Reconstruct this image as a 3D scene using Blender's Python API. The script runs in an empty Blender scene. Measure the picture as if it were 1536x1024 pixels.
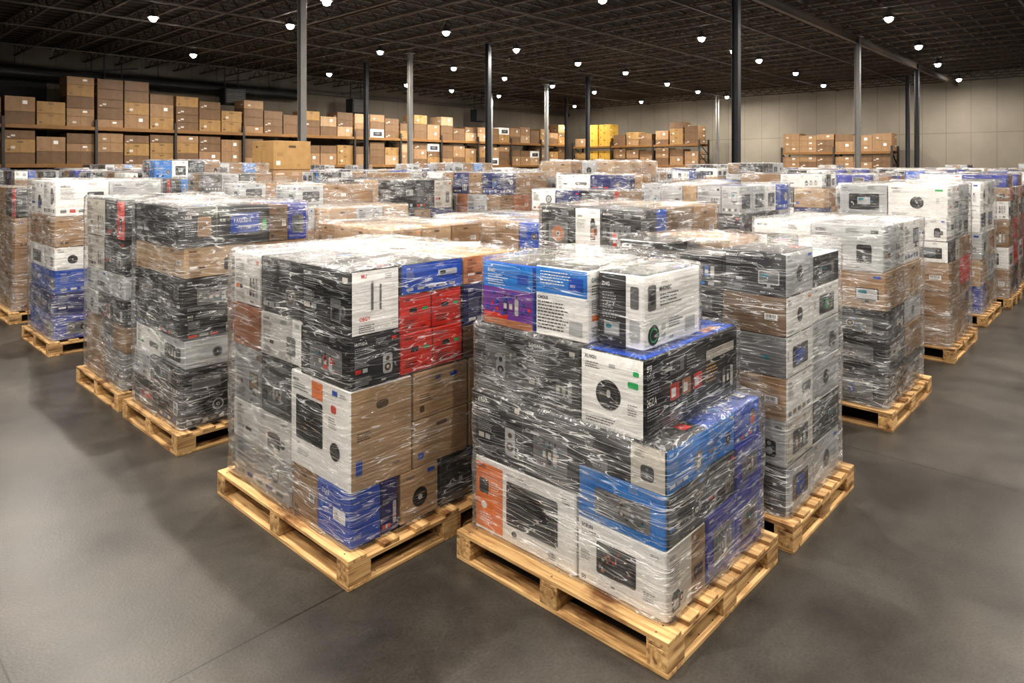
import bpy, math, random
from mathutils import Vector, noise, Matrix
scene=bpy.context.scene
COL=scene.collection
R=random.Random(7)
try:
    scene.view_settings.view_transform='Standard'
except Exception as ex: print(ex)
for lk in ('Medium High Contrast','None'):
    try: scene.view_settings.look=lk; break
    except Exception as ex: print('look',ex)

# ------------------------------------------------------------------ materials
MATS={}
def nt(name):
    m=bpy.data.materials.new(name); m.use_nodes=True
    t=m.node_tree; t.nodes.clear()
    o=t.nodes.new('ShaderNodeOutputMaterial')
    return m,t,o
def N(t,typ,**k):
    n=t.nodes.new(typ)
    for a,b in k.items():
        if hasattr(n,a): setattr(n,a,b)
        else: n.inputs[a].default_value=b
    return n
def board_mat(name,col,rough=.45,var=.12,scale=6,coat=0.0):
    m,t,o=nt(name)
    p=N(t,'ShaderNodeBsdfPrincipled'); p.inputs['Roughness'].default_value=rough
    p.inputs['Coat Weight'].default_value=coat; p.inputs['Coat Roughness'].default_value=.2
    tc=N(t,'ShaderNodeTexCoord'); nz=N(t,'ShaderNodeTexNoise'); nz.inputs['Scale'].default_value=scale; nz.inputs['Detail'].default_value=5
    t.links.new(tc.outputs['Object'],nz.inputs['Vector'])
    r=N(t,'ShaderNodeValToRGB')
    r.color_ramp.elements[0].position=.3; r.color_ramp.elements[1].position=.7
    r.color_ramp.elements[0].color=tuple(c*(1-var) for c in col)+(1,)
    r.color_ramp.elements[1].color=tuple(min(1,c*(1+var)) for c in col)+(1,)
    t.links.new(nz.outputs['Fac'],r.inputs['Fac']); t.links.new(r.outputs['Color'],p.inputs['Base Color'])
    b=N(t,'ShaderNodeBump'); b.inputs['Strength'].default_value=.08; b.inputs['Distance'].default_value=.01
    t.links.new(nz.outputs['Fac'],b.inputs['Height']); t.links.new(b.outputs['Normal'],p.inputs['Normal'])
    t.links.new(p.outputs[0],o.inputs[0]); MATS[name]=m; return m
for nm,c in dict(white=(.84,.83,.81),offwhite=(.60,.56,.50),kraft=(.31,.19,.10),kraft_pale=(.43,.295,.175),kraft_gold=(.34,.205,.08),kraft_dark=(.17,.10,.052),
    black=(.008,.008,.010),charcoal=(.024,.025,.029),grey=(.16,.16,.165),silver=(.46,.47,.48),blue=(.006,.07,.42),sky=(.012,.19,.56),
    navy=(.008,.015,.13),indigo=(.03,.045,.32),red=(.62,.03,.014),orange=(.78,.22,.05),purple=(.17,.04,.32),green=(.02,.42,.12),
    brown=(.10,.058,.03),tape=(.42,.29,.16),teal=(.02,.2,.25),amber=(.75,.4,.08),rust=(.46,.19,.09),gold=(.60,.37,.07)).items():
    board_mat(nm,c,rough=.6 if 'kraft' in nm else .38,var=.06 if nm in('white','silver') else .12,coat=0 if 'kraft' in nm else .2)
def metal(name,col,rough=.4,met=.6):
    m,t,o=nt(name); p=N(t,'ShaderNodeBsdfPrincipled')
    tc=N(t,'ShaderNodeTexCoord'); nz=N(t,'ShaderNodeTexNoise'); nz.inputs['Scale'].default_value=3
    t.links.new(tc.outputs['Object'],nz.inputs['Vector'])
    mx=N(t,'ShaderNodeMix',data_type='RGBA'); mx.inputs[6].default_value=tuple(c*.75 for c in col)+(1,); mx.inputs[7].default_value=tuple(col)+(1,)
    t.links.new(nz.outputs['Fac'],mx.inputs[0]); t.links.new(mx.outputs[2],p.inputs['Base Color'])
    p.inputs['Roughness'].default_value=rough; p.inputs['Metallic'].default_value=met
    t.links.new(p.outputs[0],o.inputs[0]); MATS[name]=m
metal('steel_dark',(.022,.023,.028),.6,.1); metal('steel_light',(.20,.195,.185),.6,.1)
metal('joist_paint',(.100,.070,.048),.7,.1); metal('rack_orange',(.26,.13,.04),.5,.1); metal('rack_blue',(.05,.042,.038),.5,.2)
metal('lamp_metal',(.16,.16,.16),.35,.8); metal('pipe_paint',(.12,.10,.08),.6,.1); metal('door_dark',(.010,.010,.010),.6,.2)
metal('deck_roof',(.014,.010,.008),.8,.0); metal('duct_dark',(.03,.029,.028),.5,.3)
def wood():
    m,t,o=nt('pine_wood'); p=N(t,'ShaderNodeBsdfPrincipled'); p.inputs['Roughness'].default_value=.7
    tc=N(t,'ShaderNodeTexCoord'); mp=N(t,'ShaderNodeMapping'); mp.inputs['Scale'].default_value=(1.6,24,24)
    t.links.new(tc.outputs['Object'],mp.inputs['Vector'])
    oi=N(t,'ShaderNodeObjectInfo')
    nz=N(t,'ShaderNodeTexNoise'); nz.noise_dimensions='4D'; nz.inputs['Scale'].default_value=1.6; nz.inputs['Detail'].default_value=7; nz.inputs['Distortion'].default_value=.9
    mw=N(t,'ShaderNodeMath',operation='MULTIPLY'); mw.inputs[1].default_value=30
    t.links.new(oi.outputs['Random'],mw.inputs[0]); t.links.new(mw.outputs[0],nz.inputs['W'])
    t.links.new(mp.outputs[0],nz.inputs['Vector'])
    r=N(t,'ShaderNodeValToRGB'); e=r.color_ramp.elements
    e[0].position=.32; e[0].color=(.18,.095,.038,1); e[1].position=.70; e[1].color=(.68,.465,.235,1)
    x=r.color_ramp.elements.new(.5); x.color=(.50,.305,.13,1)
    t.links.new(nz.outputs['Fac'],r.inputs['Fac'])
    n2=N(t,'ShaderNodeTexNoise'); n2.noise_dimensions='4D'; n2.inputs['Scale'].default_value=7; n2.inputs['Detail'].default_value=4
    mp2=N(t,'ShaderNodeMapping'); mp2.inputs['Scale'].default_value=(.6,1.4,1.4); t.links.new(tc.outputs['Object'],mp2.inputs['Vector'])
    t.links.new(mp2.outputs[0],n2.inputs['Vector']); t.links.new(mw.outputs[0],n2.inputs['W'])
    r2=N(t,'ShaderNodeValToRGB'); r2.color_ramp.elements[0].position=.54; r2.color_ramp.elements[0].color=(1,1,1,1); r2.color_ramp.elements[1].position=.68; r2.color_ramp.elements[1].color=(.30,.20,.13,1)
    t.links.new(n2.outputs['Fac'],r2.inputs['Fac'])
    mx=N(t,'ShaderNodeMix',data_type='RGBA',blend_type='MULTIPLY'); mx.inputs[0].default_value=1
    t.links.new(r.outputs['Color'],mx.inputs[6]); t.links.new(r2.outputs['Color'],mx.inputs[7])
    hv=N(t,'ShaderNodeHueSaturation'); rv=N(t,'ShaderNodeMapRange'); rv.inputs['To Min'].default_value=.70; rv.inputs['To Max'].default_value=1.12
    t.links.new(oi.outputs['Random'],rv.inputs['Value']); t.links.new(rv.outputs[0],hv.inputs['Value']); t.links.new(mx.outputs[2],hv.inputs['Color'])
    t.links.new(hv.outputs[0],p.inputs['Base Color'])
    b=N(t,'ShaderNodeBump'); b.inputs['Strength'].default_value=.5; b.inputs['Distance'].default_value=.004
    t.links.new(nz.outputs['Fac'],b.inputs['Height']); t.links.new(b.outputs['Normal'],p.inputs['Normal'])
    t.links.new(p.outputs[0],o.inputs[0]); MATS['wood']=m
wood()
def wrap(name,scale,base,crease,patchy,width=.02,ns=3.0,bumpd=.006,rough=.1,ior=1.35,floorv=.15,refl=.7):
    m,t,o=nt(name)
    tc=N(t,'ShaderNodeTexCoord')
    def nz_(rot,sc,nsc,det,dist=.4):
        mp=N(t,'ShaderNodeMapping'); mp.inputs['Rotation'].default_value=rot; mp.inputs['Scale'].default_value=sc
        t.links.new(tc.outputs['Object'],mp.inputs['Vector'])
        nz=N(t,'ShaderNodeTexNoise'); nz.inputs['Scale'].default_value=nsc; nz.inputs['Detail'].default_value=det; nz.inputs['Distortion'].default_value=dist; nz.inputs['Roughness'].default_value=.45
        t.links.new(mp.outputs[0],nz.inputs['Vector']); return nz
    def mth(op,a,b=None):
        n=N(t,'ShaderNodeMath',operation=op)
        for i,v in enumerate((a,b)):
            if v is None: continue
            if isinstance(v,(int,float)): n.inputs[i].default_value=v
            else: t.links.new(v,n.inputs[i])
        return n.outputs[0]
    a=nz_((.10,.08,0),scale,ns,2); b=nz_((-.30,-.27,.2),tuple(s*1.2 for s in scale),ns*1.6,1); c=nz_((.48,.42,.1),tuple(s*.9 for s in scale),ns*1.0,1)
    def ridge(n,w):
        d=mth('ABSOLUTE',mth('SUBTRACT',n.outputs['Fac'],.5))
        r=N(t,'ShaderNodeMapRange'); r.interpolation_type='SMOOTHSTEP'
        r.inputs['From Min'].default_value=0; r.inputs['From Max'].default_value=w; r.inputs['To Min'].default_value=1; r.inputs['To Max'].default_value=0
        t.links.new(d,r.inputs['Value']); return r.outputs[0]
    rg=mth('MAXIMUM',mth('MAXIMUM',ridge(a,width),ridge(b,width)),mth('MULTIPLY',ridge(c,width*.9),.9))
    pn=nz_((0.1,0.1,0),(1,1,2.6),2.8,6,.8)
    pr_=N(t,'ShaderNodeMapRange'); pr_.inputs['From Min'].default_value=.40; pr_.inputs['From Max'].default_value=.66
    t.links.new(pn.outputs['Fac'],pr_.inputs['Value']); patch=pr_.outputs[0]
    al=mth('ADD',mth('ADD',mth('MULTIPLY',mth('MULTIPLY',rg,crease),mth('ADD',mth('MULTIPLY',patch,1-floorv),floorv)),mth('MULTIPLY',patch,patchy)),base)
    hsum=mth('ADD',mth('ADD',a.outputs['Fac'],b.outputs['Fac']),mth('MULTIPLY',rg,.15))
    bp=N(t,'ShaderNodeBump'); bp.inputs['Strength'].default_value=1; bp.inputs['Distance'].default_value=bumpd
    t.links.new(hsum,bp.inputs['Height'])
    tr=N(t,'ShaderNodeBsdfTransparent'); tr.inputs['Color'].default_value=(1,1,1,1)
    gl=N(t,'ShaderNodeBsdfGlossy'); gl.inputs['Roughness'].default_value=rough; gl.inputs['Color'].default_value=(1,.99,.98,1)
    t.links.new(bp.outputs[0],gl.inputs['Normal'])
    fr=N(t,'ShaderNodeFresnel'); fr.inputs['IOR'].default_value=ior; t.links.new(bp.outputs[0],fr.inputs['Normal'])
    m1=N(t,'ShaderNodeMixShader'); t.links.new(mth('MULTIPLY',fr.outputs[0],refl),m1.inputs[0]); t.links.new(tr.outputs[0],m1.inputs[1]); t.links.new(gl.outputs[0],m1.inputs[2])
    pr=N(t,'ShaderNodeBsdfPrincipled'); pr.inputs['Base Color'].default_value=(.97,.97,.98,1); pr.inputs['Roughness'].default_value=.12
    t.links.new(bp.outputs[0],pr.inputs['Normal'])
    m2=N(t,'ShaderNodeMixShader'); t.links.new(al,m2.inputs[0]); t.links.new(m1.outputs[0],m2.inputs[1]); t.links.new(pr.outputs[0],m2.inputs[2])
    t.links.new(m2.outputs[0],o.inputs[0]); MATS[name]=m
wrap('wrap_side',(.5,.5,6.0),.02,.72,.11,width=.014,ns=4.0,bumpd=.010,rough=.08,floorv=.28)
wrap('wrap_top',(2.0,2.6,2),.03,.70,.16,width=.020,ns=4.0,bumpd=.020,rough=.09,ior=1.45,refl=.95)
wrap('wrap_light',(.5,.5,6.0),.008,.58,.045,width=.012,ns=3.8,bumpd=.009,rough=.07,floorv=.22)
wrap('wrap_top_light',(2.0,2.6,2),.01,.5,.05,width=.015,ns=3.8,bumpd=.014,rough=.08,refl=.9)
def floor_mat():
    m,t,o=nt('polished_concrete'); p=N(t,'ShaderNodeBsdfPrincipled')
    tc=N(t,'ShaderNodeTexCoord')
    n1=N(t,'ShaderNodeTexNoise'); n1.inputs['Scale'].default_value=1.5; n1.inputs['Detail'].default_value=10; n1.inputs['Roughness'].default_value=.64; n1.inputs['Distortion'].default_value=.25
    n2=N(t,'ShaderNodeTexNoise'); n2.inputs['Scale'].default_value=80; n2.inputs['Detail'].default_value=4
    n4=N(t,'ShaderNodeTexNoise'); n4.inputs['Scale'].default_value=.6; n4.inputs['Detail'].default_value=5
    for n in (n1,n2,n4): t.links.new(tc.outputs['Object'],n.inputs['Vector'])
    r=N(t,'ShaderNodeValToRGB'); e=r.color_ramp.elements; e[0].position=.30; e[0].color=(.029,.026,.023,1); e[1].position=.72; e[1].color=(.078,.070,.061,1)
    t.links.new(n1.outputs['Fac'],r.inputs['Fac'])
    r2=N(t,'ShaderNodeMapRange'); r2.inputs['From Min'].default_value=.3; r2.inputs['From Max'].default_value=.7; r2.inputs['To Min'].default_value=.75; r2.inputs['To Max'].default_value=1.22
    t.links.new(n2.outputs['Fac'],r2.inputs['Value'])
    r4=N(t,'ShaderNodeMapRange'); r4.inputs['From Min'].default_value=.35; r4.inputs['From Max'].default_value=.65; r4.inputs['To Min'].default_value=.72; r4.inputs['To Max'].default_value=1.16
    t.links.new(n4.outputs['Fac'],r4.inputs['Value'])
    mu=N(t,'ShaderNodeMath',operation='MULTIPLY'); t.links.new(r2.outputs[0],mu.inputs[0]); t.links.new(r4.outputs[0],mu.inputs[1])
    mx=N(t,'ShaderNodeMix',data_type='RGBA',blend_type='MULTIPLY'); mx.inputs[0].default_value=1
    t.links.new(r.outputs['Color'],mx.inputs[6]); t.links.new(mu.outputs[0],mx.inputs[7])
    sx=N(t,'ShaderNodeSeparateXYZ'); t.links.new(tc.outputs['Object'],sx.inputs[0])
    def line(out,off):
        a=N(t,'ShaderNodeMath',operation='ADD'); a.inputs[1].default_value=off; t.links.new(out,a.inputs[0])
        b=N(t,'ShaderNodeMath',operation='PINGPONG'); b.inputs[1].default_value=2.3; t.links.new(a.outputs[0],b.inputs[0])
        c=N(t,'ShaderNodeMath',operation='LESS_THAN'); c.inputs[1].default_value=.004; t.links.new(b.outputs[0],c.inputs[0]); return c
    l1=line(sx.outputs['Y'],46-2.77); l2=line(sx.outputs['X'],46-5.2)
    mxx=N(t,'ShaderNodeMath',operation='MAXIMUM'); t.links.new(l1.outputs[0],mxx.inputs[0]); t.links.new(l2.outputs[0],mxx.inputs[1])
    m3=N(t,'ShaderNodeMix',data_type='RGBA'); m3.inputs[7].default_value=(.012,.01,.009,1)
    t.links.new(mxx.outputs[0],m3.inputs[0]); t.links.new(mx.outputs[2],m3.inputs[6]); t.links.new(m3.outputs[2],p.inputs['Base Color'])
    rr=N(t,'ShaderNodeMapRange'); rr.inputs['From Min'].default_value=.3; rr.inputs['From Max'].default_value=.7; rr.inputs['To Min'].default_value=.32; rr.inputs['To Max'].default_value=.38; t.links.new(n1.outputs['Fac'],rr.inputs['Value']); t.links.new(rr.outputs[0],p.inputs['Roughness'])
    p.inputs['Specular IOR Level'].default_value=.38
    b=N(t,'ShaderNodeBump'); b.inputs['Strength'].default_value=.12; b.inputs['Distance'].default_value=.006
    t.links.new(n2.outputs['Fac'],b.inputs['Height']); t.links.new(b.outputs[0],p.inputs['Normal'])
    t.links.new(p.outputs[0],o.inputs[0]); MATS['floor']=m
floor_mat()
def wall_mat(name,axis,base):
    m,t,o=nt(name); p=N(t,'ShaderNodeBsdfPrincipled'); p.inputs['Roughness'].default_value=.75
    tc=N(t,'ShaderNodeTexCoord'); n1=N(t,'ShaderNodeTexNoise'); n1.inputs['Scale'].default_value=.5; n1.inputs['Detail'].default_value=6
    t.links.new(tc.outputs['Object'],n1.inputs['Vector'])
    r=N(t,'ShaderNodeValToRGB'); e=r.color_ramp.elements; e[0].position=.3; e[0].color=tuple(c*.75 for c in base)+(1,); e[1].position=.7; e[1].color=tuple(base)+(1,)
    t.links.new(n1.outputs['Fac'],r.inputs['Fac'])
    sx=N(t,'ShaderNodeSeparateXYZ'); t.links.new(tc.outputs['Object'],sx.inputs[0])
    def line(out,per,w,off=100):
        a=N(t,'ShaderNodeMath',operation='ADD'); a.inputs[1].default_value=off; t.links.new(out,a.inputs[0])
        b=N(t,'ShaderNodeMath',operation='PINGPONG'); b.inputs[1].default_value=per; t.links.new(a.outputs[0],b.inputs[0])
        c=N(t,'ShaderNodeMath',operation='LESS_THAN'); c.inputs[1].default_value=w; t.links.new(b.outputs[0],c.inputs[0]); return c
    l1=line(sx.outputs[axis],.5,.016); l2=line(sx.outputs['Z'],40,.02,76.4)
    mm=N(t,'ShaderNodeMath',operation='MAXIMUM'); t.links.new(l1.outputs[0],mm.inputs[0]); t.links.new(l2.outputs[0],mm.inputs[1])
    sc=N(t,'ShaderNodeMath',operation='MULTIPLY'); sc.inputs[1].default_value=.4; t.links.new(mm.outputs[0],sc.inputs[0])
    mx=N(t,'ShaderNodeMix',data_type='RGBA'); mx.inputs[7].default_value=(.06,.05,.04,1)
    t.links.new(sc.outputs[0],mx.inputs[0]); t.links.new(r.outputs['Color'],mx.inputs[6]); t.links.new(mx.outputs[2],p.inputs['Base Color'])
    t.links.new(p.outputs[0],o.inputs[0]); MATS[name]=m
wall_mat('wall_paint_a','X',(.21,.18,.14)); wall_mat('wall_paint_b','Y',(.33,.295,.24))
m,t,o=nt('lamp_lens'); e=N(t,'ShaderNodeEmission'); e.inputs['Color'].default_value=(1,.98,.94,1); e.inputs['Strength'].default_value=140
t.links.new(e.outputs[0],o.inputs[0]); MATS['lens']=m
try: m.cycles.emission_sampling='NONE'
except Exception: pass

# ------------------------------------------------------------------ mesh builder
class MB:
    def __init__(s): s.v=[];s.f=[];s.m=[];s.mats=[];s.sm=[]
    def mi(s,n):
        if n not in s.mats: s.mats.append(n)
        return s.mats.index(n)
    def poly(s,pts,mat,smooth=False):
        b=len(s.v); s.v.extend([tuple(p) for p in pts]); s.f.append(tuple(range(b,b+len(pts)))); s.m.append(s.mi(mat)); s.sm.append(smooth)
    def box(s,x0,y0,z0,x1,y1,z1,mat,c=.003):
        cx,cy,cz=(x0+x1)/2,(y0+y1)/2,(z0+z1)/2; C=Vector((cx,cy,cz)); h=((x1-x0)/2,(y1-y0)/2,(z1-z0)/2)
        c=min(c,*[a*.4 for a in h])
        V={}
        for sx in(-1,1):
            for sy in(-1,1):
                for sz in(-1,1):
                    sg=(sx,sy,sz)
                    for a in range(3):
                        V[(sx,sy,sz,a)]=len(s.v)
                        s.v.append(tuple(C[i]+sg[i]*(h[i]-(0 if i==a else c)) for i in range(3)))
        mi=s.mi(mat)
        def add(ids):
            P=[Vector(s.v[i]) for i in ids]; n=(P[1]-P[0]).cross(P[2]-P[0]); ctr=sum(P,Vector())/len(P)
            if n.dot(ctr-C)<0: ids=ids[::-1]
            s.f.append(tuple(ids)); s.m.append(mi); s.sm.append(False)
        cyc=[(-1,-1),(1,-1),(1,1),(-1,1)]
        for a in range(3):
            for sg in(-1,1):
                ids=[]
                for p,q in cyc:
                    k=[0,0,0]; k[a]=sg; k[(a+1)%3]=p; k[(a+2)%3]=q; ids.append(V[(k[0],k[1],k[2],a)])
                add(ids)
        for a in range(3):
            e1,e2=(a+1)%3,(a+2)%3
            for p,q in cyc:
                ids=[]
                for sg,f in((-1,e1),(-1,e2),(1,e2),(1,e1)):
                    k=[0,0,0]; k[a]=sg; k[e1]=p; k[e2]=q; ids.append(V[(k[0],k[1],k[2],f)])
                add(ids)
        for sx in(-1,1):
            for sy in(-1,1):
                for sz in(-1,1): add([V[(sx,sy,sz,a)] for a in range(3)])
    def beam(s,p,q,t,mat):
        p=Vector(p);q=Vector(q);d=(q-p).normalized(); u=d.cross(Vector((1,0,0)) if abs(d.x)<.9 else Vector((0,1,0))).normalized()*t/2; w=d.cross(u).normalized()*t/2
        A=[p+u+w,p-u+w,p-u-w,p+u-w];B=[x+(q-p) for x in A]
        for i in range(4):
            j=(i+1)%4; s.poly([A[i],A[j],B[j],B[i]],mat)
        s.poly(A[::-1],mat); s.poly(B,mat)
    def cyl(s,cx,cy,z0,z1,r0,r1,mat,n=16,cap=True,smooth=True):
        for i in range(n):
            a=2*math.pi*i/n;b=2*math.pi*(i+1)/n
            s.poly([(cx+r0*math.cos(a),cy+r0*math.sin(a),z0),(cx+r0*math.cos(b),cy+r0*math.sin(b),z0),(cx+r1*math.cos(b),cy+r1*math.sin(b),z1),(cx+r1*math.cos(a),cy+r1*math.sin(a),z1)],mat,smooth)
        if cap:
            s.poly([(cx+r1*math.cos(2*math.pi*i/n),cy+r1*math.sin(2*math.pi*i/n),z1) for i in range(n)],mat)
            s.poly([(cx+r0*math.cos(-2*math.pi*i/n),cy+r0*math.sin(-2*math.pi*i/n),z0) for i in range(n)],mat)
    def mesh(s,name):
        me=bpy.data.meshes.new(name); me.from_pydata(s.v,[],s.f)
        for n in s.mats: me.materials.append(MATS[n])
        me.polygons.foreach_set('material_index',s.m); me.polygons.foreach_set('use_smooth',s.sm); me.update(); return me
def obj(name,me,loc=(0,0,0),parent=None,label=None,cat=None,group=None,kind=None):
    o=bpy.data.objects.new(name,me); o.location=loc
    if parent: o.parent=parent
    if label: o['label']=label
    if cat: o['category']=cat
    if group: o['group']=group
    if kind: o['kind']=kind
    COL.objects.link(o); return o

# ------------------------------------------------------------------ glyph outlines (built-in font)
GL={}
def make_glyphs():
    for ch in 'ABCDEFGHIJKLMNOPRSTUXYZ0123456789':
        cu=bpy.data.curves.new('g','FONT'); cu.body=ch; cu.size=1; cu.resolution_u=2; cu.offset=.014
        ob=bpy.data.objects.new('g',cu); COL.objects.link(ob); bpy.context.view_layer.update()
        dg=bpy.context.evaluated_depsgraph_get(); ev=ob.evaluated_get(dg); me=ev.to_mesh()
        vs=[(v.co.x,v.co.y) for v in me.vertices]; fs=[]
        for p in me.polygons:
            ids=list(p.vertices)
            ar=sum(vs[ids[i]][0]*vs[ids[(i+1)%len(ids)]][1]-vs[ids[(i+1)%len(ids)]][0]*vs[ids[i]][1] for i in range(len(ids)))
            fs.append(ids if ar>0 else ids[::-1])
        ev.to_mesh_clear(); bpy.data.objects.remove(ob); bpy.data.curves.remove(cu)
        if not vs: continue
        x0=min(v[0] for v in vs);x1=max(v[0] for v in vs); k=1/.72
        GL[ch]=([((a-x0)*k,b*k) for a,b in vs],fs,(x1-x0)*k)
make_glyphs()
class Face:
    def __init__(s,o,u,v,W,H): s.o=Vector(o);s.u=Vector(u);s.v=Vector(v);s.n=s.u.cross(s.v);s.W=W;s.H=H
    def P(s,a,b,L): return s.o+s.u*a+s.v*b+s.n*(.0006+.0006*L)
def rect(mb,F,a0,b0,a1,b1,mat,L=1):
    W,H=F.W,F.H; mb.poly([F.P(a0*W,b0*H,L),F.P(a1*W,b0*H,L),F.P(a1*W,b1*H,L),F.P(a0*W,b1*H,L)],mat)
def rr(mb,F,a0,b0,a1,b1,rad,mat,L=1,hi=True):
    W,H=F.W,F.H; x0,y0,x1,y1=a0*W,b0*H,a1*W,b1*H; rad=min(rad,(x1-x0)*.45,(y1-y0)*.45); pts=[]
    for cx,cy,st in((x1-rad,y0+rad,-90),(x1-rad,y1-rad,0),(x0+rad,y1-rad,90),(x0+rad,y0+rad,180)):
        for k in range(4 if hi else 2):
            a=math.radians(st+k*90/(3 if hi else 1)); pts.append(F.P(cx+rad*math.cos(a),cy+rad*math.sin(a),L))
    mb.poly(pts,mat)
def disc(mb,F,ca,cb,r,mat,L=1,n=20):
    mb.poly([F.P(ca*F.W+r*math.cos(2*math.pi*i/n),cb*F.H+r*math.sin(2*math.pi*i/n),L) for i in range(n)],mat)
def text(mb,F,a,b,h,s,mat,L=2,hi=True,cond=.8):
    x=a*F.W; y=b*F.H
    if not hi:
        w=min(len(s)*h*.6,F.W*.94-x)
        if w>0: mb.poly([F.P(x,y,L),F.P(x+w,y,L),F.P(x+w,y+h*.8,L),F.P(x,y+h*.8,L)],mat)
        return
    for ch in s:
        g=GL.get(ch)
        if not g: x+=h*.4; continue
        vs,fs,w=g
        if x+w*h*cond>F.W*.97: break
        b0=len(mb.v); mb.v.extend([tuple(F.P(x+p*h*cond,y+q*h,L)) for p,q in vs]); mi=mb.mi(mat)
        for f in fs: mb.f.append(tuple(b0+i for i in f)); mb.m.append(mi); mb.sm.append(False)
        x+=(w+.14)*h*cond
def word(rng,n):
    v='AEIOU'; c='BCDGHLNRSTMKPZ'; return ''.join(rng.choice(c if i%2==0 else v) for i in range(n))
def lines(mb,F,a,b,h,n,mat,rng,hi,w=8):
    for i in range(n):
        x=a*F.W; y=b*F.H-i*h*1.7; end=min(F.W*.96,x+w*h*1.1*rng.uniform(.7,1))
        if y<F.H*.02: break
        while x<end-h*.5:
            l=min(rng.uniform(.7,2.4)*h,end-x) if hi else end-x
            mb.poly([F.P(x,y,2),F.P(x+l,y,2),F.P(x+l,y+h*.6,2),F.P(x,y+h*.6,2)],mat); x+=l+h*.5
def barcode(mb,F,a0,b0,a1,b1,rng,hi):
    rect(mb,F,a0,b0,a1,b1,'white',3)
    n=10 if hi else 3
    for i in range(n):
        a=a0+(a1-a0)*(.1+.8*i/n); rect(mb,F,a,b0+(b1-b0)*.35,a+(a1-a0)*rng.uniform(.02,.05),b0+(b1-b0)*.9,'black',4)
    rect(mb,F,a0+(a1-a0)*.1,b0+(b1-b0)*.12,a0+(a1-a0)*.8,b0+(b1-b0)*.2,'charcoal',4)
def grille(mb,F,a0,b0,a1,b1,n=16):
    rr(mb,F,a0,b0,a1,b1,.012,'charcoal',2); ia,ib=(a1-a0)*.05,(b1-b0)*.05
    rr(mb,F,a0+ia,b0+ib,a1-ia,b1-ib,.006,'black',3)
    for i in range(n):
        y=b0+2*ib+(b1-b0-4*ib)*(i+.2)/n; rect(mb,F,a0+2*ia,y,a1-2*ia,y+(b1-b0)*.35/n,'charcoal',4)
def product(mb,F,a0,b0,a1,b1,c1,c2,rng,hi):
    k=rng.randint(0,5); w,h=a1-a0,b1-b0; n=18 if hi else 8
    def q(a,b,c,d,m,L,r=.008): rr(mb,F,a0+a*w,b0+b*h,a0+c*w,b0+d*h,r,m,L,hi)
    s=min(w*F.W,h*F.H)
    if k==0: q(.02,.2,.98,.98,c1,3); q(.07,.27,.93,.92,c2,4,.004); q(.42,.05,.58,.2,c1,3,.002); q(.25,.0,.75,.06,c1,3,.002); q(.15,.6,.5,.82,'teal',5)
    elif k==1:
        q(.2,.0,.8,1,c1,3,.015); disc(mb,F,a0+.5*w,b0+.32*h,s*.2,c2,4,n); disc(mb,F,a0+.5*w,b0+.74*h,s*.12,c2,4,n); disc(mb,F,a0+.5*w,b0+.32*h,s*.09,'silver',5,n)
    elif k==2:
        for i in range(3): q(.06+.32*i,.0,.28+.32*i,.76,(c1,c2,'silver')[i],3,.01); q(.12+.32*i,.76,.22+.32*i,.92,'charcoal',3,.003); q(.08+.32*i,.25,.26+.32*i,.5,'offwhite',4,.002)
    elif k==3:
        disc(mb,F,a0+.5*w,b0+.5*h,s*.42,c1,3,n); disc(mb,F,a0+.5*w,b0+.5*h,s*.32,c2,4,n); disc(mb,F,a0+.5*w,b0+.5*h,s*.14,'silver',5,n); disc(mb,F,a0+.5*w,b0+.5*h,s*.06,'black',6,n)
    elif k==4:
        q(0,.3,1,.75,c1,3,.01); q(.1,.4,.4,.65,c2,4); 
        for i in range(4): disc(mb,F,a0+(.5+.12*i)*w,b0+.52*h,s*.04,'silver',4,8)
        q(.1,.2,.2,.3,'charcoal',3,.001); q(.8,.2,.9,.3,'charcoal',3,.001)
    else:
        q(.1,.0,.7,.9,c1,3,.01); q(.7,.25,.92,.7,c1,3,.02); q(.74,.33,.86,.6,c2,3.5,.02); q(.2,.1,.6,.55,c2,4,.01); q(.2,.9,.6,1,'charcoal',3,.002)
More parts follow.
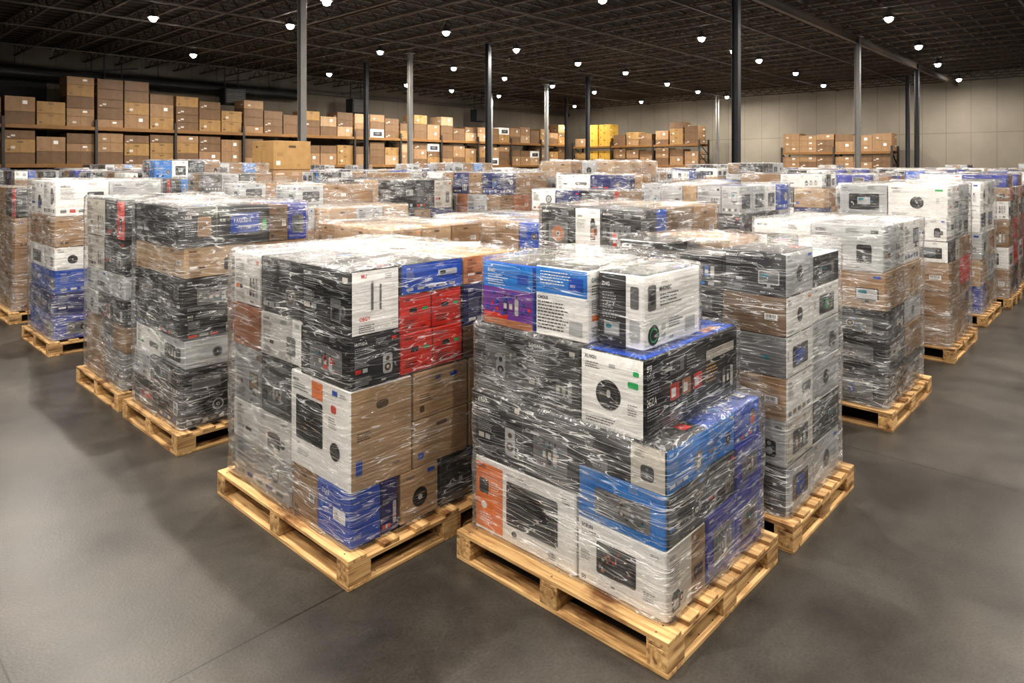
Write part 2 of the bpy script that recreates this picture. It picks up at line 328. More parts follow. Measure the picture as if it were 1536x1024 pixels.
def design(mb,F,kind,fg,acc,rng,hi=True):
    W,H=F.W,F.H; S=min(W,H); dk=fg=='white'; f2='silver' if dk else fg
    pc=rng.choice(['grey','grey','silver'] if dk else ['charcoal','black','grey']); pc2=rng.choice(['charcoal','brown',acc] if dk else ['grey','silver',acc])
    if kind=='title':
        text(mb,F,.07,.84,S*.06,word(rng,6),fg,2,hi); lines(mb,F,.07,.78,S*.022,4,f2,rng,hi,20); lines(mb,F,.07,.58,S*.016,7,f2,rng,hi,20)
        product(mb,F,.58,.18,.92,.58,pc,pc2,rng,hi); lines(mb,F,.08,.2,S*.016,6,f2,rng,hi,22)
        rect(mb,F,.84,.83,.94,.9,acc,2); rect(mb,F,.08,.3,.2,.38,acc,2); rect(mb,F,.23,.3,.33,.38,f2,2); text(mb,F,.62,.06,S*.035,word(rng,5),fg,2,hi); lines(mb,F,.5,.9,S*.016,4,f2,rng,hi,16)
    elif kind=='panel':
        rr(mb,F,.24,.18,.80,.70,.01,'charcoal' if not dk else 'grey',2,hi); product(mb,F,.3,.24,.74,.64,acc,pc2,rng,hi)
        text(mb,F,.06,.88,S*.045,word(rng,7),fg,2,hi); lines(mb,F,.62,.92,S*.018,4,f2,rng,hi,11); lines(mb,F,.05,.62,S*.013,10,f2,rng,hi,9); text(mb,F,.7,.05,S*.035,word(rng,4),fg,2,hi); lines(mb,F,.06,.1,S*.015,3,f2,rng,hi,22)
    elif kind=='disc':
        disc(mb,F,.5,.46,S*.19,'black' if not dk else 'grey',2); disc(mb,F,.5,.46,S*.15,'charcoal',3); disc(mb,F,.5,.46,S*.10,'black',4); disc(mb,F,.5,.46,S*.03,'silver',5)
        text(mb,F,.07,.88,S*.045,word(rng,5),fg,2,hi); rect(mb,F,.8,.82,.93,.88,acc,2); lines(mb,F,.07,.12,S*.018,3,f2,rng,hi,24); lines(mb,F,.08,.83,S*.016,3,f2,rng,hi,16); lines(mb,F,.82,.6,S*.013,8,f2,rng,hi,7)
    elif kind=='label':
        barcode(mb,F,.68,.40,.88,.56,rng,hi); text(mb,F,.07,.82,S*.045,word(rng,4),acc,2,hi); lines(mb,F,.08,.5,S*.018,5,fg,rng,hi,12)
        rr(mb,F,.42,.82,.58,.88,.01,'brown',2,hi); rr(mb,F,.1,.1,.16,.18,.003,fg,2,hi); rr(mb,F,.18,.1,.24,.18,.003,fg,2,hi); text(mb,F,.66,.1,S*.045,word(rng,4),fg,2,hi)
    elif kind=='handle':
        rr(mb,F,.40,.76,.60,.84,.02,'brown',2,hi); rect(mb,F,.08,.16,.18,.30,acc,2); text(mb,F,.66,.14,S*.04,word(rng,4),fg,2,hi); lines(mb,F,.1,.56,S*.018,4,fg,rng,hi,12)
    elif kind=='big':
        text(mb,F,.06,.82,S*.075,word(rng,4),fg,2,hi,.65); text(mb,F,.06,.72,S*.06,word(rng,5),f2,2,hi,.65); lines(mb,F,.07,.65,S*.02,8,f2,rng,hi,20); lines(mb,F,.5,.92,S*.016,6,f2,rng,hi,18)
        product(mb,F,.60,.14,.93,.58,pc,pc2,rng,hi); rect(mb,F,.07,.1,.2,.18,acc,2); rect(mb,F,.23,.1,.36,.18,f2,2); rr(mb,F,.39,.1,.5,.18,.004,acc,2,hi); lines(mb,F,.07,.3,S*.014,4,f2,rng,hi,26)
    elif kind=='photo':
        rr(mb,F,.2,.18,.84,.70,.01,'grey' if dk else 'charcoal',2,hi)
        for i in range(20 if hi else 5):
            a=rng.uniform(.22,.77);b=rng.uniform(.2,.63); rect(mb,F,a,b,a+rng.uniform(.02,.05),b+rng.uniform(.02,.06),rng.choice([acc,'brown','black','grey','silver','teal']),3+i*.07)
        product(mb,F,.36,.26,.68,.62,pc,pc2,rng,hi)
        text(mb,F,.05,.87,S*.045,word(rng,5),fg,2,hi); lines(mb,F,.05,.82,S*.015,2,f2,rng,hi,20); lines(mb,F,.6,.93,S*.018,4,f2,rng,hi,12); lines(mb,F,.05,.13,S*.016,4,f2,rng,hi,36)
    elif kind=='icons':
        for i in range(5): rr(mb,F,.08+.17*i,.10,.19+.17*i,.20,.006,acc if i%2 else ('silver' if dk else 'grey'),2,hi)
        text(mb,F,.08,.82,S*.06,word(rng,5),fg,2,hi); lines(mb,F,.08,.76,S*.02,9,f2,rng,hi,17); product(mb,F,.58,.34,.9,.80,pc,pc2,rng,hi); lines(mb,F,.6,.93,S*.014,3,f2,rng,hi,16)
    elif kind=='split':
        rect(mb,F,.62,.012,.988,.988,acc,1); text(mb,F,.07,.83,S*.055,word(rng,4),fg,2,hi); lines(mb,F,.08,.76,S*.02,9,f2,rng,hi,14); product(mb,F,.68,.2,.92,.55,'charcoal','grey',rng,hi); product(mb,F,.1,.08,.42,.36,pc,pc2,rng,hi); lines(mb,F,.66,.85,S*.016,6,'charcoal',rng,hi,14)
    elif kind=='plain':
        text(mb,F,.1,.8,S*.045,word(rng,5),fg,2,hi); lines(mb,F,.1,.2,S*.018,3,fg,rng,hi,14)
TYPES={'white':('white','charcoal',['orange','red','blue','green','silver'],['title','panel','disc','photo','title','icons']),
'offwhite':('offwhite','charcoal',['kraft','blue','grey'],['title','icons','label','panel']),
'black':('black','white',['red','blue','offwhite','rust','grey'],['title','big','photo','icons','panel','split']),
'charcoal':('charcoal','white',['offwhite','sky','grey','red'],['title','big','icons','photo','split']),
'grey':('grey','white',['offwhite','blue','black'],['title','big','icons','photo']),
'silver':('silver','charcoal',['white','blue','black','kraft'],['title','icons','photo','title','disc']),
'kraft':('kraft','brown',['blue','white','brown','brown'],['label','handle','title','label','plain']),
'kraft_pale':('kraft_pale','brown',['blue','white','brown','orange'],['label','handle','title','plain']),
'kraft_gold':('kraft_gold','brown',['brown','white'],['label','handle','plain']),
'gold':('gold','brown',['brown','white'],['label','handle','plain']),
'kraft_dark':('kraft_dark','brown',['black','offwhite'],['label','handle','plain']),
'rust':('rust','brown',['orange','offwhite'],['label','plain']),
'blue':('blue','white',['sky','white','navy'],['title','big','icons','photo']),
'sky':('sky','white',['white','navy','kraft_pale'],['title','big','icons']),
'navy':('navy','white',['sky','red','white'],['title','big','icons']),
'indigo':('indigo','white',['purple','sky','white'],['title','icons','photo']),
'red':('red','black',['black','green','white'],['title','icons','plain']),
'orange':('orange','black',['white','red'],['title','icons']),
'purple':('purple','white',['orange','sky'],['photo','title'])}
def carton_into(mb,x0,y0,z0,x1,y1,z1,typ,rng,hi=True,faces=None,top=None):
    base,fg,accs,kinds=TYPES[typ]
    mb.box(x0,y0,z0,x1,y1,z1,base,c=.006)
    FF={'-x':Face((x0,y1,z0),(0,-1,0),(0,0,1),y1-y0,z1-z0),'-y':Face((x0,y0,z0),(1,0,0),(0,0,1),x1-x0,z1-z0),
        '+x':Face((x1,y0,z0),(0,1,0),(0,0,1),y1-y0,z1-z0),'+y':Face((x1,y1,z0),(-1,0,0),(0,0,1),x1-x0,z1-z0)}
    for k,F in FF.items():
        h=hi and k[0]=='-'
        if faces and k in faces:
            fc=faces[k]
            if callable(fc): fc(mb,F,rng); continue
            b2,kind,acc=fc
            if b2: 
                rect(mb,F,.012,.012,.988,.988,b2,0)
                fg2='white' if b2 in('black','charcoal','blue','navy','indigo','purple','grey','sky') else 'charcoal'
            else: fg2=fg
            design(mb,F,kind,fg2,acc,rng,h)
        else:
            if rng.random()<.14 and k[0]=='-':
                b2=rng.choice(['white','offwhite']) if base in('black','charcoal') else rng.choice(['kraft_pale','black']) if base=='white' else base
                rect(mb,F,.012,.012,.988,.988,b2,0)
                design(mb,F,rng.choice(kinds),'charcoal' if b2 in('white','offwhite','kraft_pale') else 'white',rng.choice(accs),rng,h)
            else: design(mb,F,rng.choice(kinds),fg,rng.choice(accs),rng,h)
    T=Face((x0,y0,z1),(1,0,0),(0,1,0),x1-x0,y1-y0)
    if top: rect(mb,T,.02,.02,.98,.98,top,0)
    tm='tape' if 'kraft' in base else ('silver' if base in('white','offwhite','silver') else base)
    if top: tm=top
    if x1-x0>y1-y0: rect(mb,T,0.01,.44,.99,.56,tm,1); rect(mb,T,.01,.497,.99,.503,'brown',2)
    else: rect(mb,T,.44,.01,.56,.99,tm,1); rect(mb,T,.497,.01,.503,.99,'brown',2)
    if hi: text(mb,T,.08,.7,min(T.W,T.H)*.06,word(rng,5),fg,2,True); rect(mb,T,.7,.12,.88,.26,rng.choice(accs),2)
    return FF

# ------------------------------------------------------------------ wrap
def wrap_into(mb,x0,x1,y0,y1,z0,z1,seed,step=.07,side='wrap_side',top='wrap_top',amp=.006):
    r=.03; pts=[]
    def arc(cx,cy,st):
        for k in range(4):
            a=math.radians(st+30*k); pts.append((cx+r*math.cos(a),cy+r*math.sin(a),math.cos(a),math.sin(a)))
    def seg(p,q,nx,ny):
        L=math.hypot(q[0]-p[0],q[1]-p[1]); n=max(1,int(L/step))
        for i in range(1,n): pts.append((p[0]+(q[0]-p[0])*i/n,p[1]+(q[1]-p[1])*i/n,nx,ny))
    arc(x1-r,y0+r,-90); seg((x1,y0+r),(x1,y1-r),1,0); arc(x1-r,y1-r,0); seg((x1-r,y1),(x0+r,y1),0,1)
    arc(x0+r,y1-r,90); seg((x0,y1-r),(x0,y0+r),-1,0); arc(x0+r,y0+r,180); seg((x0+r,y0),(x1-r,y0),0,-1)
    n=len(pts); nz=max(2,int((z1-z0)/step)); cx,cy=(x0+x1)/2,(y0+y1)/2; off=Vector((seed*3.7,seed*1.3,0))
    rows=[]
    def nd(x,y,z,f): return noise.noise(Vector((x*f,y*f,z*f*2))+off)
    for k in range(nz+1):
        z=z0+(z1-z0)*k/nz; row=[]
        for x,y,a,b in pts:
            d=amp*(.9+1.3*nd(x,y,z,4))+.003; row.append((x+a*d,y+b*d,z))
        rows.append((row,side))
    for s in (.985,.93,.82,.66,.48,.3,.12):
        rows.append(([(cx+(x-cx)*s,cy+(y-cy)*s,z1+.008+.026*max(0,nd(x*s,y*s,0,5))+.004) for x,y,a,b in pts],top))
    b=len(mb.v)
    for row,_ in rows: mb.v.extend(row)
    for k in range(len(rows)-1):
        mi=mb.mi(rows[k+1][1])
        for i in range(n):
            j=(i+1)%n; mb.f.append((b+k*n+i,b+k*n+j,b+(k+1)*n+j,b+(k+1)*n+i)); mb.m.append(mi); mb.sm.append(True)
    k=len(rows)-1; mb.f.append(tuple(b+k*n+i for i in range(n))); mb.m.append(mb.mi(top)); mb.sm.append(True)

# ------------------------------------------------------------------ pallets
PH=.144
_board={}
def board_mesh(L,w,h):
    k=(round(L,3),w,h)
    if k not in _board:
        mb=MB(); mb.box(-L/2,-w/2,0,L/2,w/2,h,'wood',c=.002)
        for sx in(-1,0,1):
            for sy in(-.25,.25):
                if h<.05 and w>.08: mb.cyl(sx*(L/2-.07),sy*w,h,h+.0008,.004,.004,'steel_dark',6,True,False)
        _board[k]=mb.mesh('board')
    return _board[k]
def pallet_detailed(par,w,d,rng):
    P=bpy.data.objects.new('pallet',None); P.parent=par; P.empty_display_size=.1; COL.objects.link(P); P['label']='pale pine block pallet'
    def put(nm,L,bw,h,x,y,z,rot):
        o=obj(nm,board_mesh(L,bw,h),(x,y,z),P); o.rotation_euler=(0,0,math.pi/2*rot); return o
    n=7; bw=.105
    for i in range(n):
        put('deck_board',d,bw if i in(0,n-1) else .095,.02,-w/2+bw/2+(w-bw)*i/(n-1)+(rng.uniform(-.006,.006) if 0<i<n-1 else 0),rng.uniform(-.004,.004),PH-.02,1)
    for y in(-d/2+.05,0,d/2-.05): put('stringer_board',w,.1,.02,0,y,PH-.04,0)
    for x in(-w/2+.065,0,w/2-.065):
        for y in(-d/2+.05,0,d/2-.05): put('block',.13,.1,.084,x,y,.02,0)
    for x in(-w/2+.05,0,w/2-.05): put('bottom_board',d,.1,.02,x,0,0,1)
    for y in(-d/2+.05,d/2-.05):
        for s in(-1,1):
            L=w/2-.15; put('bottom_board',L,.1,.02,s*(.05+L/2),y,0,0)
    return P
_sp={}
def simple_pallet_into(mb,w,d):
    n=6
    for i in range(n):
        x=-w/2+.05+(w-.1)*i/(n-1); mb.box(x-.05,-d/2,PH-.02,x+.05,d/2,PH,'wood')
    for y in(-d/2+.05,0,d/2-.05): mb.box(-w/2,y-.05,PH-.04,w/2,y+.05,PH-.0205,'wood')
    for x in(-w/2+.06,0,w/2-.06):
        for y in(-d/2+.05,0,d/2-.05): mb.box(x-.06,y-.05,.02,x+.06,y+.05,PH-.041,'wood')
        mb.box(x-.05,-d/2,0,x+.05,d/2,.0195,'wood')
def simple_pallet(w,d):
    k=(round(w,2),round(d,2))
    if k not in _sp:
        mb=MB(); simple_pallet_into(mb,w,d); _sp[k]=mb.mesh('pallet')
    return _sp[k]

OCC=[]
class Load:
    def __init__(s,px0,px1,py0,py1,label,seed,detail=True):
        s.cx=(px0+px1)/2; s.cy=(py0+py1)/2; s.rng=random.Random(seed); s.seed=seed
        s.e=bpy.data.objects.new('wrapped_pallet_load',None); s.e.location=(s.cx,s.cy,0); s.e.empty_display_size=.2; COL.objects.link(s.e)
        s.e['label']=label; s.e['category']='pallet of boxes'; s.e['group']='stretch-wrapped pallets on the warehouse floor'
        if detail: pallet_detailed(s.e,px1-px0,py1-py0,s.rng)
        else: obj('pallet',simple_pallet(px1-px0,py1-py0),(0,0,0),s.e)
        OCC.append((px0,px1,py0,py1))
    def box(s,x0,x1,y0,y1,z0,z1,typ,faces=None,top=None,hi=True):
        g=.003; cx,cy=(x0+x1)/2,(y0+y1)/2; w,d,h=x1-x0-2*g,y1-y0-2*g,z1-z0-.0015
        mb=MB(); carton_into(mb,-w/2,-d/2,0,w/2,d/2,h,typ,s.rng,hi,faces,top)
        me=mb.mesh('carton')
        o=obj('carton',me,(cx-s.cx,cy-s.cy,z0+.0005),s.e); o.rotation_euler=(0,0,random.Random(int(cx*977+cy*313+z0*71)).uniform(-.011,.011)); return o
    def fill(s,x0,x1,y0,y1,z0,tiers,nx,ny,hi=True):
        z=z0; r=s.rng
        for h,types in tiers:
            mx=nx+r.choice([0,0,1]) if h<.3 else nx; my=ny+r.choice([0,0,1]) if h<.3 else ny
            if callable(types): mx,my=nx,ny
            xs=[x0+(x1-x0)*(i/mx+(r.uniform(-.04,.04) if 0<i<mx else 0)) for i in range(mx+1)]
            ys=[y0+(y1-y0)*(i/my+(r.uniform(-.04,.04) if 0<i<my else 0)) for i in range(my+1)]
            jx,jy=r.uniform(0,.02),r.uniform(0,.02)
            for i in range(mx):
                for j in range(my):
                    s.box(xs[i]+(jx if i==0 else 0),xs[i+1],ys[j]+(jy if j==0 else 0),ys[j+1],z,z+h,types(i,j) if callable(types) else r.choice(types),hi=hi)
            z+=h
        return z
    def wrap(s,x0,x1,y0,y1,z0,z1,side='wrap_side',top='wrap_top',step=.06,amp=.007):
        mb=MB(); wrap_into(mb,x0-s.cx,x1-s.cx,y0-s.cy,y1-s.cy,z0,z1,s.seed,step,side,top,amp)
        o=obj('stretch_wrap',mb.mesh('wrap'),(0,0,0),s.e); o['label']='clear wrinkled plastic stretch film'; return o

# ---- load A
A=Load(2.35,3.43,1.36,2.58,'stepped stretch-wrapped pile of white, blue and black cartons on pallet',11)
def f_speaker(mb,F,r):
    rect(mb,F,.012,.05,.30,.93,'orange',1); grille(mb,F,.34,.24,.84,.82,18)
    rr(mb,F,.05,.52,.15,.72,.01,'charcoal',2); disc(mb,F,.10,.36,.02,'white',2); text(mb,F,.04,.86,.018,'ONIX',"charcoal",2); disc(mb,F,.42,.14,.017,'charcoal',2)
    barcode(mb,F,.74,.06,.84,.17,r,True); lines(mb,F,.06,.24,.008,4,'white',r,True,10); lines(mb,F,.88,.90,.006,3,'charcoal',r,True,8); lines(mb,F,.34,.9,.006,2,'grey',r,True,24)
    lines(mb,F,.18,.7,.007,6,'white',r,True,7)
def f_photo(mb,F,r):
    rr(mb,F,.23,.26,.68,.74,.010,'charcoal',2)
    for i in range(34):
        a=r.uniform(.25,.62);b=r.uniform(.28,.66); rect(mb,F,a,b,a+r.uniform(.01,.04),b+r.uniform(.02,.06),r.choice(['red','brown','grey','black','charcoal','silver','rust']),3+i*.05)
    text(mb,F,.05,.87,.017,'SCEUN','charcoal',2); lines(mb,F,.05,.82,.006,2,'charcoal',r,True,16); text(mb,F,.84,.86,.011,'OCTO','charcoal',2)
    text(mb,F,.05,.07,.017,'DS','charcoal',2); text(mb,F,.40,.12,.009,'EHN','charcoal',2); lines(mb,F,.76,.3,.006,4,'grey',r,True,10); lines(mb,F,.04,.5,.005,5,'grey',r,True,10)
def f_disc(mb,F,r):
    rect(mb,F,.008,.008,.992,.992,'white',0)
    disc(mb,F,.45,.46,.066,'grey',1.5,32); disc(mb,F,.45,.46,.063,'black',2,32); disc(mb,F,.45,.46,.052,'charcoal',3,28); disc(mb,F,.45,.46,.04,'black',4,24); rr(mb,F,.43,.43,.49,.53,.01,'silver',5)
    text(mb,F,.06,.89,.016,'XLNGU','charcoal',2); rr(mb,F,.76,.62,.92,.70,.006,'green',2); rr(mb,F,.84,.78,.93,.84,.006,'green',2)
    lines(mb,F,.07,.83,.006,3,'charcoal',r,True,12); lines(mb,F,.08,.14,.007,3,'charcoal',r,True,22); rect(mb,F,.46,.82,.56,.87,'silver',2); lines(mb,F,.76,.4,.006,5,'grey',r,True,7)
def f_blackwide(mb,F,r):
    text(mb,F,.025,.84,.026,'SFSI','white',2,True,.65); text(mb,F,.025,.74,.022,'ZOUE','silver',2,True,.7); lines(mb,F,.03,.67,.007,5,'silver',r,True,14); text(mb,F,.025,.40,.034,'2GZA','white',2,True,.6); lines(mb,F,.03,.33,.007,4,'silver',r,True,14); lines(mb,F,.03,.14,.007,3,'grey',r,True,16)
    for i,a in enumerate((.24,.36,.48)):
        rr(mb,F,a,.34,a+.09,.56,.006,('red','rust','red')[i],2); rr(mb,F,a+.012,.38,a+.055,.5,.002,'white',3); lines(mb,F,a,.30,.006,4,'silver',r,True,8)
    rr(mb,F,.24,.68,.38,.86,.006,'grey',2); rr(mb,F,.26,.71,.34,.83,.004,'charcoal',3); lines(mb,F,.41,.84,.008,5,'silver',r,True,12)
    rect(mb,F,.62,.66,.95,.80,'offwhite',2); lines(mb,F,.63,.77,.007,2,'charcoal',r,True,26); lines(mb,F,.62,.58,.009,6,'amber',r,True,12); product(mb,F,.80,.14,.95,.54,'grey','charcoal',r,True); rr(mb,F,.24,.08,.36,.2,.006,'grey',2); lines(mb,F,.4,.18,.007,3,'silver',r,True,18)
def f_whitecorner(mb,F,r):
    rr(mb,F,.07,.52,.20,.86,.01,'grey',2); rr(mb,F,.09,.6,.18,.8,.01,'charcoal',3); text(mb,F,.26,.76,.020,'MHIONEC','charcoal',2); lines(mb,F,.27,.70,.009,4,'charcoal',r,True,20)
    disc(mb,F,.16,.18,.045,'charcoal',2,26); disc(mb,F,.16,.18,.032,'green',3,24); disc(mb,F,.16,.18,.026,'black',4,20)
    lines(mb,F,.42,.34,.007,4,'charcoal',r,True,16); text(mb,F,.42,.07,.012,'RSIUIX','teal',2); rr(mb,F,.3,.1,.36,.3,.004,'silver',2); rr(mb,F,.72,.1,.9,.3,.006,'silver',2)
def f_blackwhite(mb,F,r):
    rect(mb,F,.012,.012,.62,.988,'charcoal',0); text(mb,F,.08,.82,.018,'ZHG','white',2); lines(mb,F,.1,.72,.008,9,'silver',r,True,9); rr(mb,F,.7,.1,.92,.4,.01,'silver',2); rr(mb,F,.72,.55,.9,.85,.008,'grey',2); product(mb,F,.12,.08,.5,.34,'grey','silver',r,True)
def f_purple(mb,F,r):
    rect(mb,F,.01,.01,.99,.60,'purple',0); rect(mb,F,.01,.01,.99,.12,'rust',1); rect(mb,F,.01,.12,.5,.2,'red',1.5); rect(mb,F,.01,.60,.99,.99,'sky',0)
    for i in range(30):
        a=r.uniform(.03,.9);b=r.uniform(.16,.52); rect(mb,F,a,b,a+.06,b+.05,r.choice(['indigo','purple','blue','red','purple','indigo']),2+i*.06)
    product(mb,F,.4,.2,.75,.55,'navy','purple',r,True); text(mb,F,.1,.84,.018,'BLUO','white',3); lines(mb,F,.1,.79,.007,5,'white',r,True,18); rect(mb,F,.7,.7,.9,.85,'blue',2)
def f_whiteblue(mb,F,r):
    rect(mb,F,.01,.62,.99,.99,'sky',0); text(mb,F,.05,.53,.017,'CHOUI','charcoal',2); lines(mb,F,.05,.48,.009,9,'charcoal',r,True,20); rr(mb,F,.66,.08,.9,.28,.005,'silver',2); lines(mb,F,.1,.92,.008,5,'white',r,True,22); rect(mb,F,.65,.7,.92,.88,'blue',2); text(mb,F,.68,.75,.013,'SIEO','white',3)
B_=A.box
B_(2.44,2.90,1.88,2.54,.144,.515,'white',{'-x':f_speaker})
B_(2.44,2.78,1.42,1.875,.144,.434,'white',{'-x':f_photo,'-y':('offwhite','split','kraft')})
B_(2.79,3.08,1.42,1.87,.144,.45,'indigo'); B_(3.085,3.375,1.42,1.87,.144,.45,'blue',{'-y':('indigo','photo','purple')})
B_(2.44,2.78,1.42,1.87,.434,.66,'sky',{'-x':('sky','photo','charcoal'),'-y':('charcoal','title','sky')})
B_(2.79,3.08,1.42,1.87,.45,.66,'charcoal'); B_(3.085,3.375,1.42,1.87,.45,.66,'indigo',{'-y':('indigo','photo','red')})
B_(2.44,2.80,1.42,1.87,.66,.845,'black',{'-y':('sky','big','white')}); B_(2.80,3.09,1.43,1.87,.66,.84,'blue',{'-y':('sky','title','kraft_pale')}); B_(3.09,3.37,1.43,1.87,.66,.84,'blue',{'-y':('blue','icons','red')})
B_(2.445,2.85,1.88,2.21,.515,.85,'charcoal',{'-x':('charcoal','photo','offwhite')}); B_(2.445,2.85,2.21,2.545,.515,.85,'grey',{'-x':('charcoal','title','offwhite')})
for i in range(2): B_(2.91,3.37,1.88+.33*i,2.21+.33*i,.144,.5,'kraft'); B_(2.91,3.37,1.88+.33*i,2.21+.33*i,.5,.85,'black')
B_(2.445,2.8,1.87,2.2,.86,1.19,'black',{'-x':('charcoal','title','offwhite')}); B_(2.45,2.8,2.2,2.54,.86,1.195,'charcoal',{'-x':('charcoal','photo','offwhite')})
B_(2.81,3.3,1.87,2.2,.86,1.19,'kraft_dark'); B_(2.81,3.3,2.2,2.54,.86,1.19,'kraft')
B_(2.445,3.34,1.53,1.86,.852,1.19,'black',{'-x':f_disc,'-y':f_blackwide},'blue')
B_(2.46,2.86,2.15,2.50,1.20,1.52,'blue',{'-x':f_purple},'black')
B_(2.46,2.86,1.83,2.145,1.20,1.53,'white',{'-x':f_whiteblue},'black')
B_(2.53,3.03,1.58,1.825,1.20,1.525,'white',{'-x':f_blackwhite,'-y':f_whitecorner},'charcoal')
B_(2.88,3.28,1.86,2.45,1.20,1.50,'black')
A.wrap(2.43,3.385,1.41,2.555,.15,.853,step=.05)
A.wrap(2.432,3.35,1.518,2.55,.87,1.193,side='wrap_light',top='wrap_top_light',step=.05,amp=.004)
A.wrap(2.436,2.60,1.864,2.553,.86,1.193,step=.05,amp=.003)
A.wrap(2.452,3.29,1.827,2.508,1.21,1.53,side='wrap_light',step=.05,top='wrap_top_light',amp=.004)
A.wrap(2.522,3.038,1.572,1.826,1.21,1.53,side='wrap_light',step=.05,top='wrap_top_light',amp=.004)

# ---- load B
Bl=Load(1.81,3.12,2.74,4.15,'broad wrapped load of kraft, white, red and black cartons on pallet',12)
def f_bigwhite(mb,F,r):
    grille(mb,F,.10,.30,.56,.76,18); rect(mb,F,.38,.79,.56,.97,'orange',2); text(mb,F,.05,.90,.016,'INEON','charcoal',2); lines(mb,F,.05,.87,.008,3,'charcoal',r,True,18)
    disc(mb,F,.76,.34,.045,'black',2,24); disc(mb,F,.76,.34,.03,'charcoal',3,20); rr(mb,F,.7,.72,.78,.80,.01,'red',2); lines(mb,F,.66,.66,.007,5,'grey',r,True,10); rect(mb,F,.72,.9,.8,.95,'blue',2); text(mb,F,.12,.24,.01,'UENT','charcoal',2); lines(mb,F,.12,.18,.006,3,'grey',r,True,20); lines(mb,F,.84,.93,.007,2,'grey',r,True,7)
def f_bluebox(mb,F,r):
    text(mb,F,.16,.78,.022,'ZGAE','white',2); rect(mb,F,.5,.38,.86,.62,'white',2); text(mb,F,.2,.3,.018,'HS','sky',2); rr(mb,F,.12,.5,.2,.6,.005,'sky',2); text(mb,F,.53,.50,.016,'ZGL','black',3); lines(mb,F,.54,.45,.006,2,'black',r,True,9); lines(mb,F,.16,.7,.006,3,'sky',r,True,12)
def f_kdisc(mb,F,r):
    disc(mb,F,.5,.42,.05,'black',2,24); disc(mb,F,.5,.42,.032,'charcoal',3,20); disc(mb,F,.5,.42,.015,'silver',4); text(mb,F,.14,.84,.017,word(r,4),'brown' if r.random()<.5 else 'grey',2); rect(mb,F,.7,.84,.9,.92,'blue',2); lines(mb,F,.12,.12,.006,3,'grey',r,True,20)
def f_logo(mb,F,r):
    rect(mb,F,.012,.012,.988,.988,'white',0)
    text(mb,F,.2,.88,.020,'MU','red',2); rr(mb,F,.40,.36,.45,.82,.004,'grey',2); rr(mb,F,.58,.36,.62,.76,.004,'grey',2); lines(mb,F,.15,.14,.006,4,'charcoal',r,True,14); text(mb,F,.16,.22,.020,'OBGY','red',2); lines(mb,F,.7,.9,.006,3,'grey',r,True,8)
def f_kblue(mb,F,r):
    text(mb,F,.38,.76,.022,'SEB','blue',2); rect(mb,F,.66,.74,.78,.84,'blue',2); lines(mb,F,.1,.5,.007,4,'brown',r,True,12); rr(mb,F,.1,.15,.18,.28,.006,'brown',2)
def f_red(mb,F,r):
    rr(mb,F,.30,.52,.54,.64,.006,'black',2); rect(mb,F,.70,.54,.88,.62,'green',2); text(mb,F,.12,.84,.010,word(r,7),'black',2); lines(mb,F,.12,.3,.006,4,'black',r,True,14); text(mb,F,.66,.1,.011,word(r,4),'black',2)
C=Bl.box
C(1.87,2.05,2.81,3.12,.144,.41,'blue',{'-x':f_bluebox,'-y':('blue','plain','navy')}); C(2.05,2.16,2.81,3.12,.144,.41,'navy')
C(2.17,2.43,2.81,3.12,.144,.41,'kraft_pale',{'-y':f_kdisc}); C(2.44,2.74,2.81,3.12,.144,.41,'charcoal',{'-y':f_kdisc}); C(2.75,3.05,2.81,3.12,.144,.41,'black')
C(1.88,2.3,3.125,3.385,.144,.41,'kraft',{'-x':(None,'label','blue')})
C(1.88,2.4,3.39,4.08,.144,.375,'silver',{'-x':('silver','icons','indigo')}); C(1.878,2.4,3.39,4.08,.375,.60,'white',{'-x':('white','title','silver')})
C(1.87,2.25,2.81,3.385,.41,.91,'white',{'-x':f_bigwhite,'-y':('kraft_pale','handle','blue')})
for i,(a,b) in enumerate(((2.255,2.65),(2.655,3.05))):
    C(a,b,2.81,3.2,.41,.66,'kraft_pale'); C(a,b,2.81,3.2,.66,.91,'kraft_pale',{'-y':f_kblue})
C(1.885,2.4,3.39,3.74,.60,.93,'charcoal',{'-x':('charcoal','photo','silver')}); C(1.885,2.4,3.745,4.085,.60,.93,'silver',{'-x':('silver','title','kraft')})
C(1.87,2.165,2.81,3.28,.91,1.165,'charcoal',{'-x':('black','photo','red'),'-y':('charcoal','title','red')})
C(2.17,2.39,2.81,3.2,.92,1.13,'red',{'-y':f_red}); C(2.395,2.61,2.81,3.2,.92,1.13,'red',{'-y':f_red})
C(2.17,2.39,2.82,3.2,1.13,1.33,'red',{'-y':f_red}); C(2.395,2.61,2.82,3.2,1.13,1.33,'red',{'-y':f_red})
C(2.62,3.05,2.81,3.2,.92,1.1,'kraft_dark'); C(2.62,3.05,2.81,3.2,1.1,1.33,'navy')
C(1.88,2.3,3.285,3.74,.93,1.175,'white',{'-x':('white','title','silver')}); C(1.88,2.3,3.745,4.09,.93,1.175,'rust',{'-x':('rust','plain','orange')})
C(1.875,2.165,2.81,3.29,1.17,1.49,'black',{'-x':('black','title','offwhite'),'-y':f_logo})
C(2.17,2.61,2.81,3.25,1.335,1.49,'charcoal',{'-y':('blue','icons','silver')}); C(2.615,3.05,2.81,3.25,1.335,1.49,'kraft_gold',{'-y':('rust','title','white')})
C(1.88,2.3,3.295,3.74,1.18,1.49,'charcoal',{'-x':('charcoal','big','silver')}); C(1.885,2.3,3.745,4.09,1.18,1.48,'white',{'-x':('white','title','orange')})
C(2.31,2.7,3.26,4.09,1.2,1.49,'silver'); C(2.71,3.05,3.26,4.09,1.2,1.485,'offwhite')
for a,b in((2.42,2.73),(2.74,3.05)): C(a,b,3.4,4.08,.144,.66,'kraft'); C(a,b,3.4,4.08,.66,1.19,'kraft')
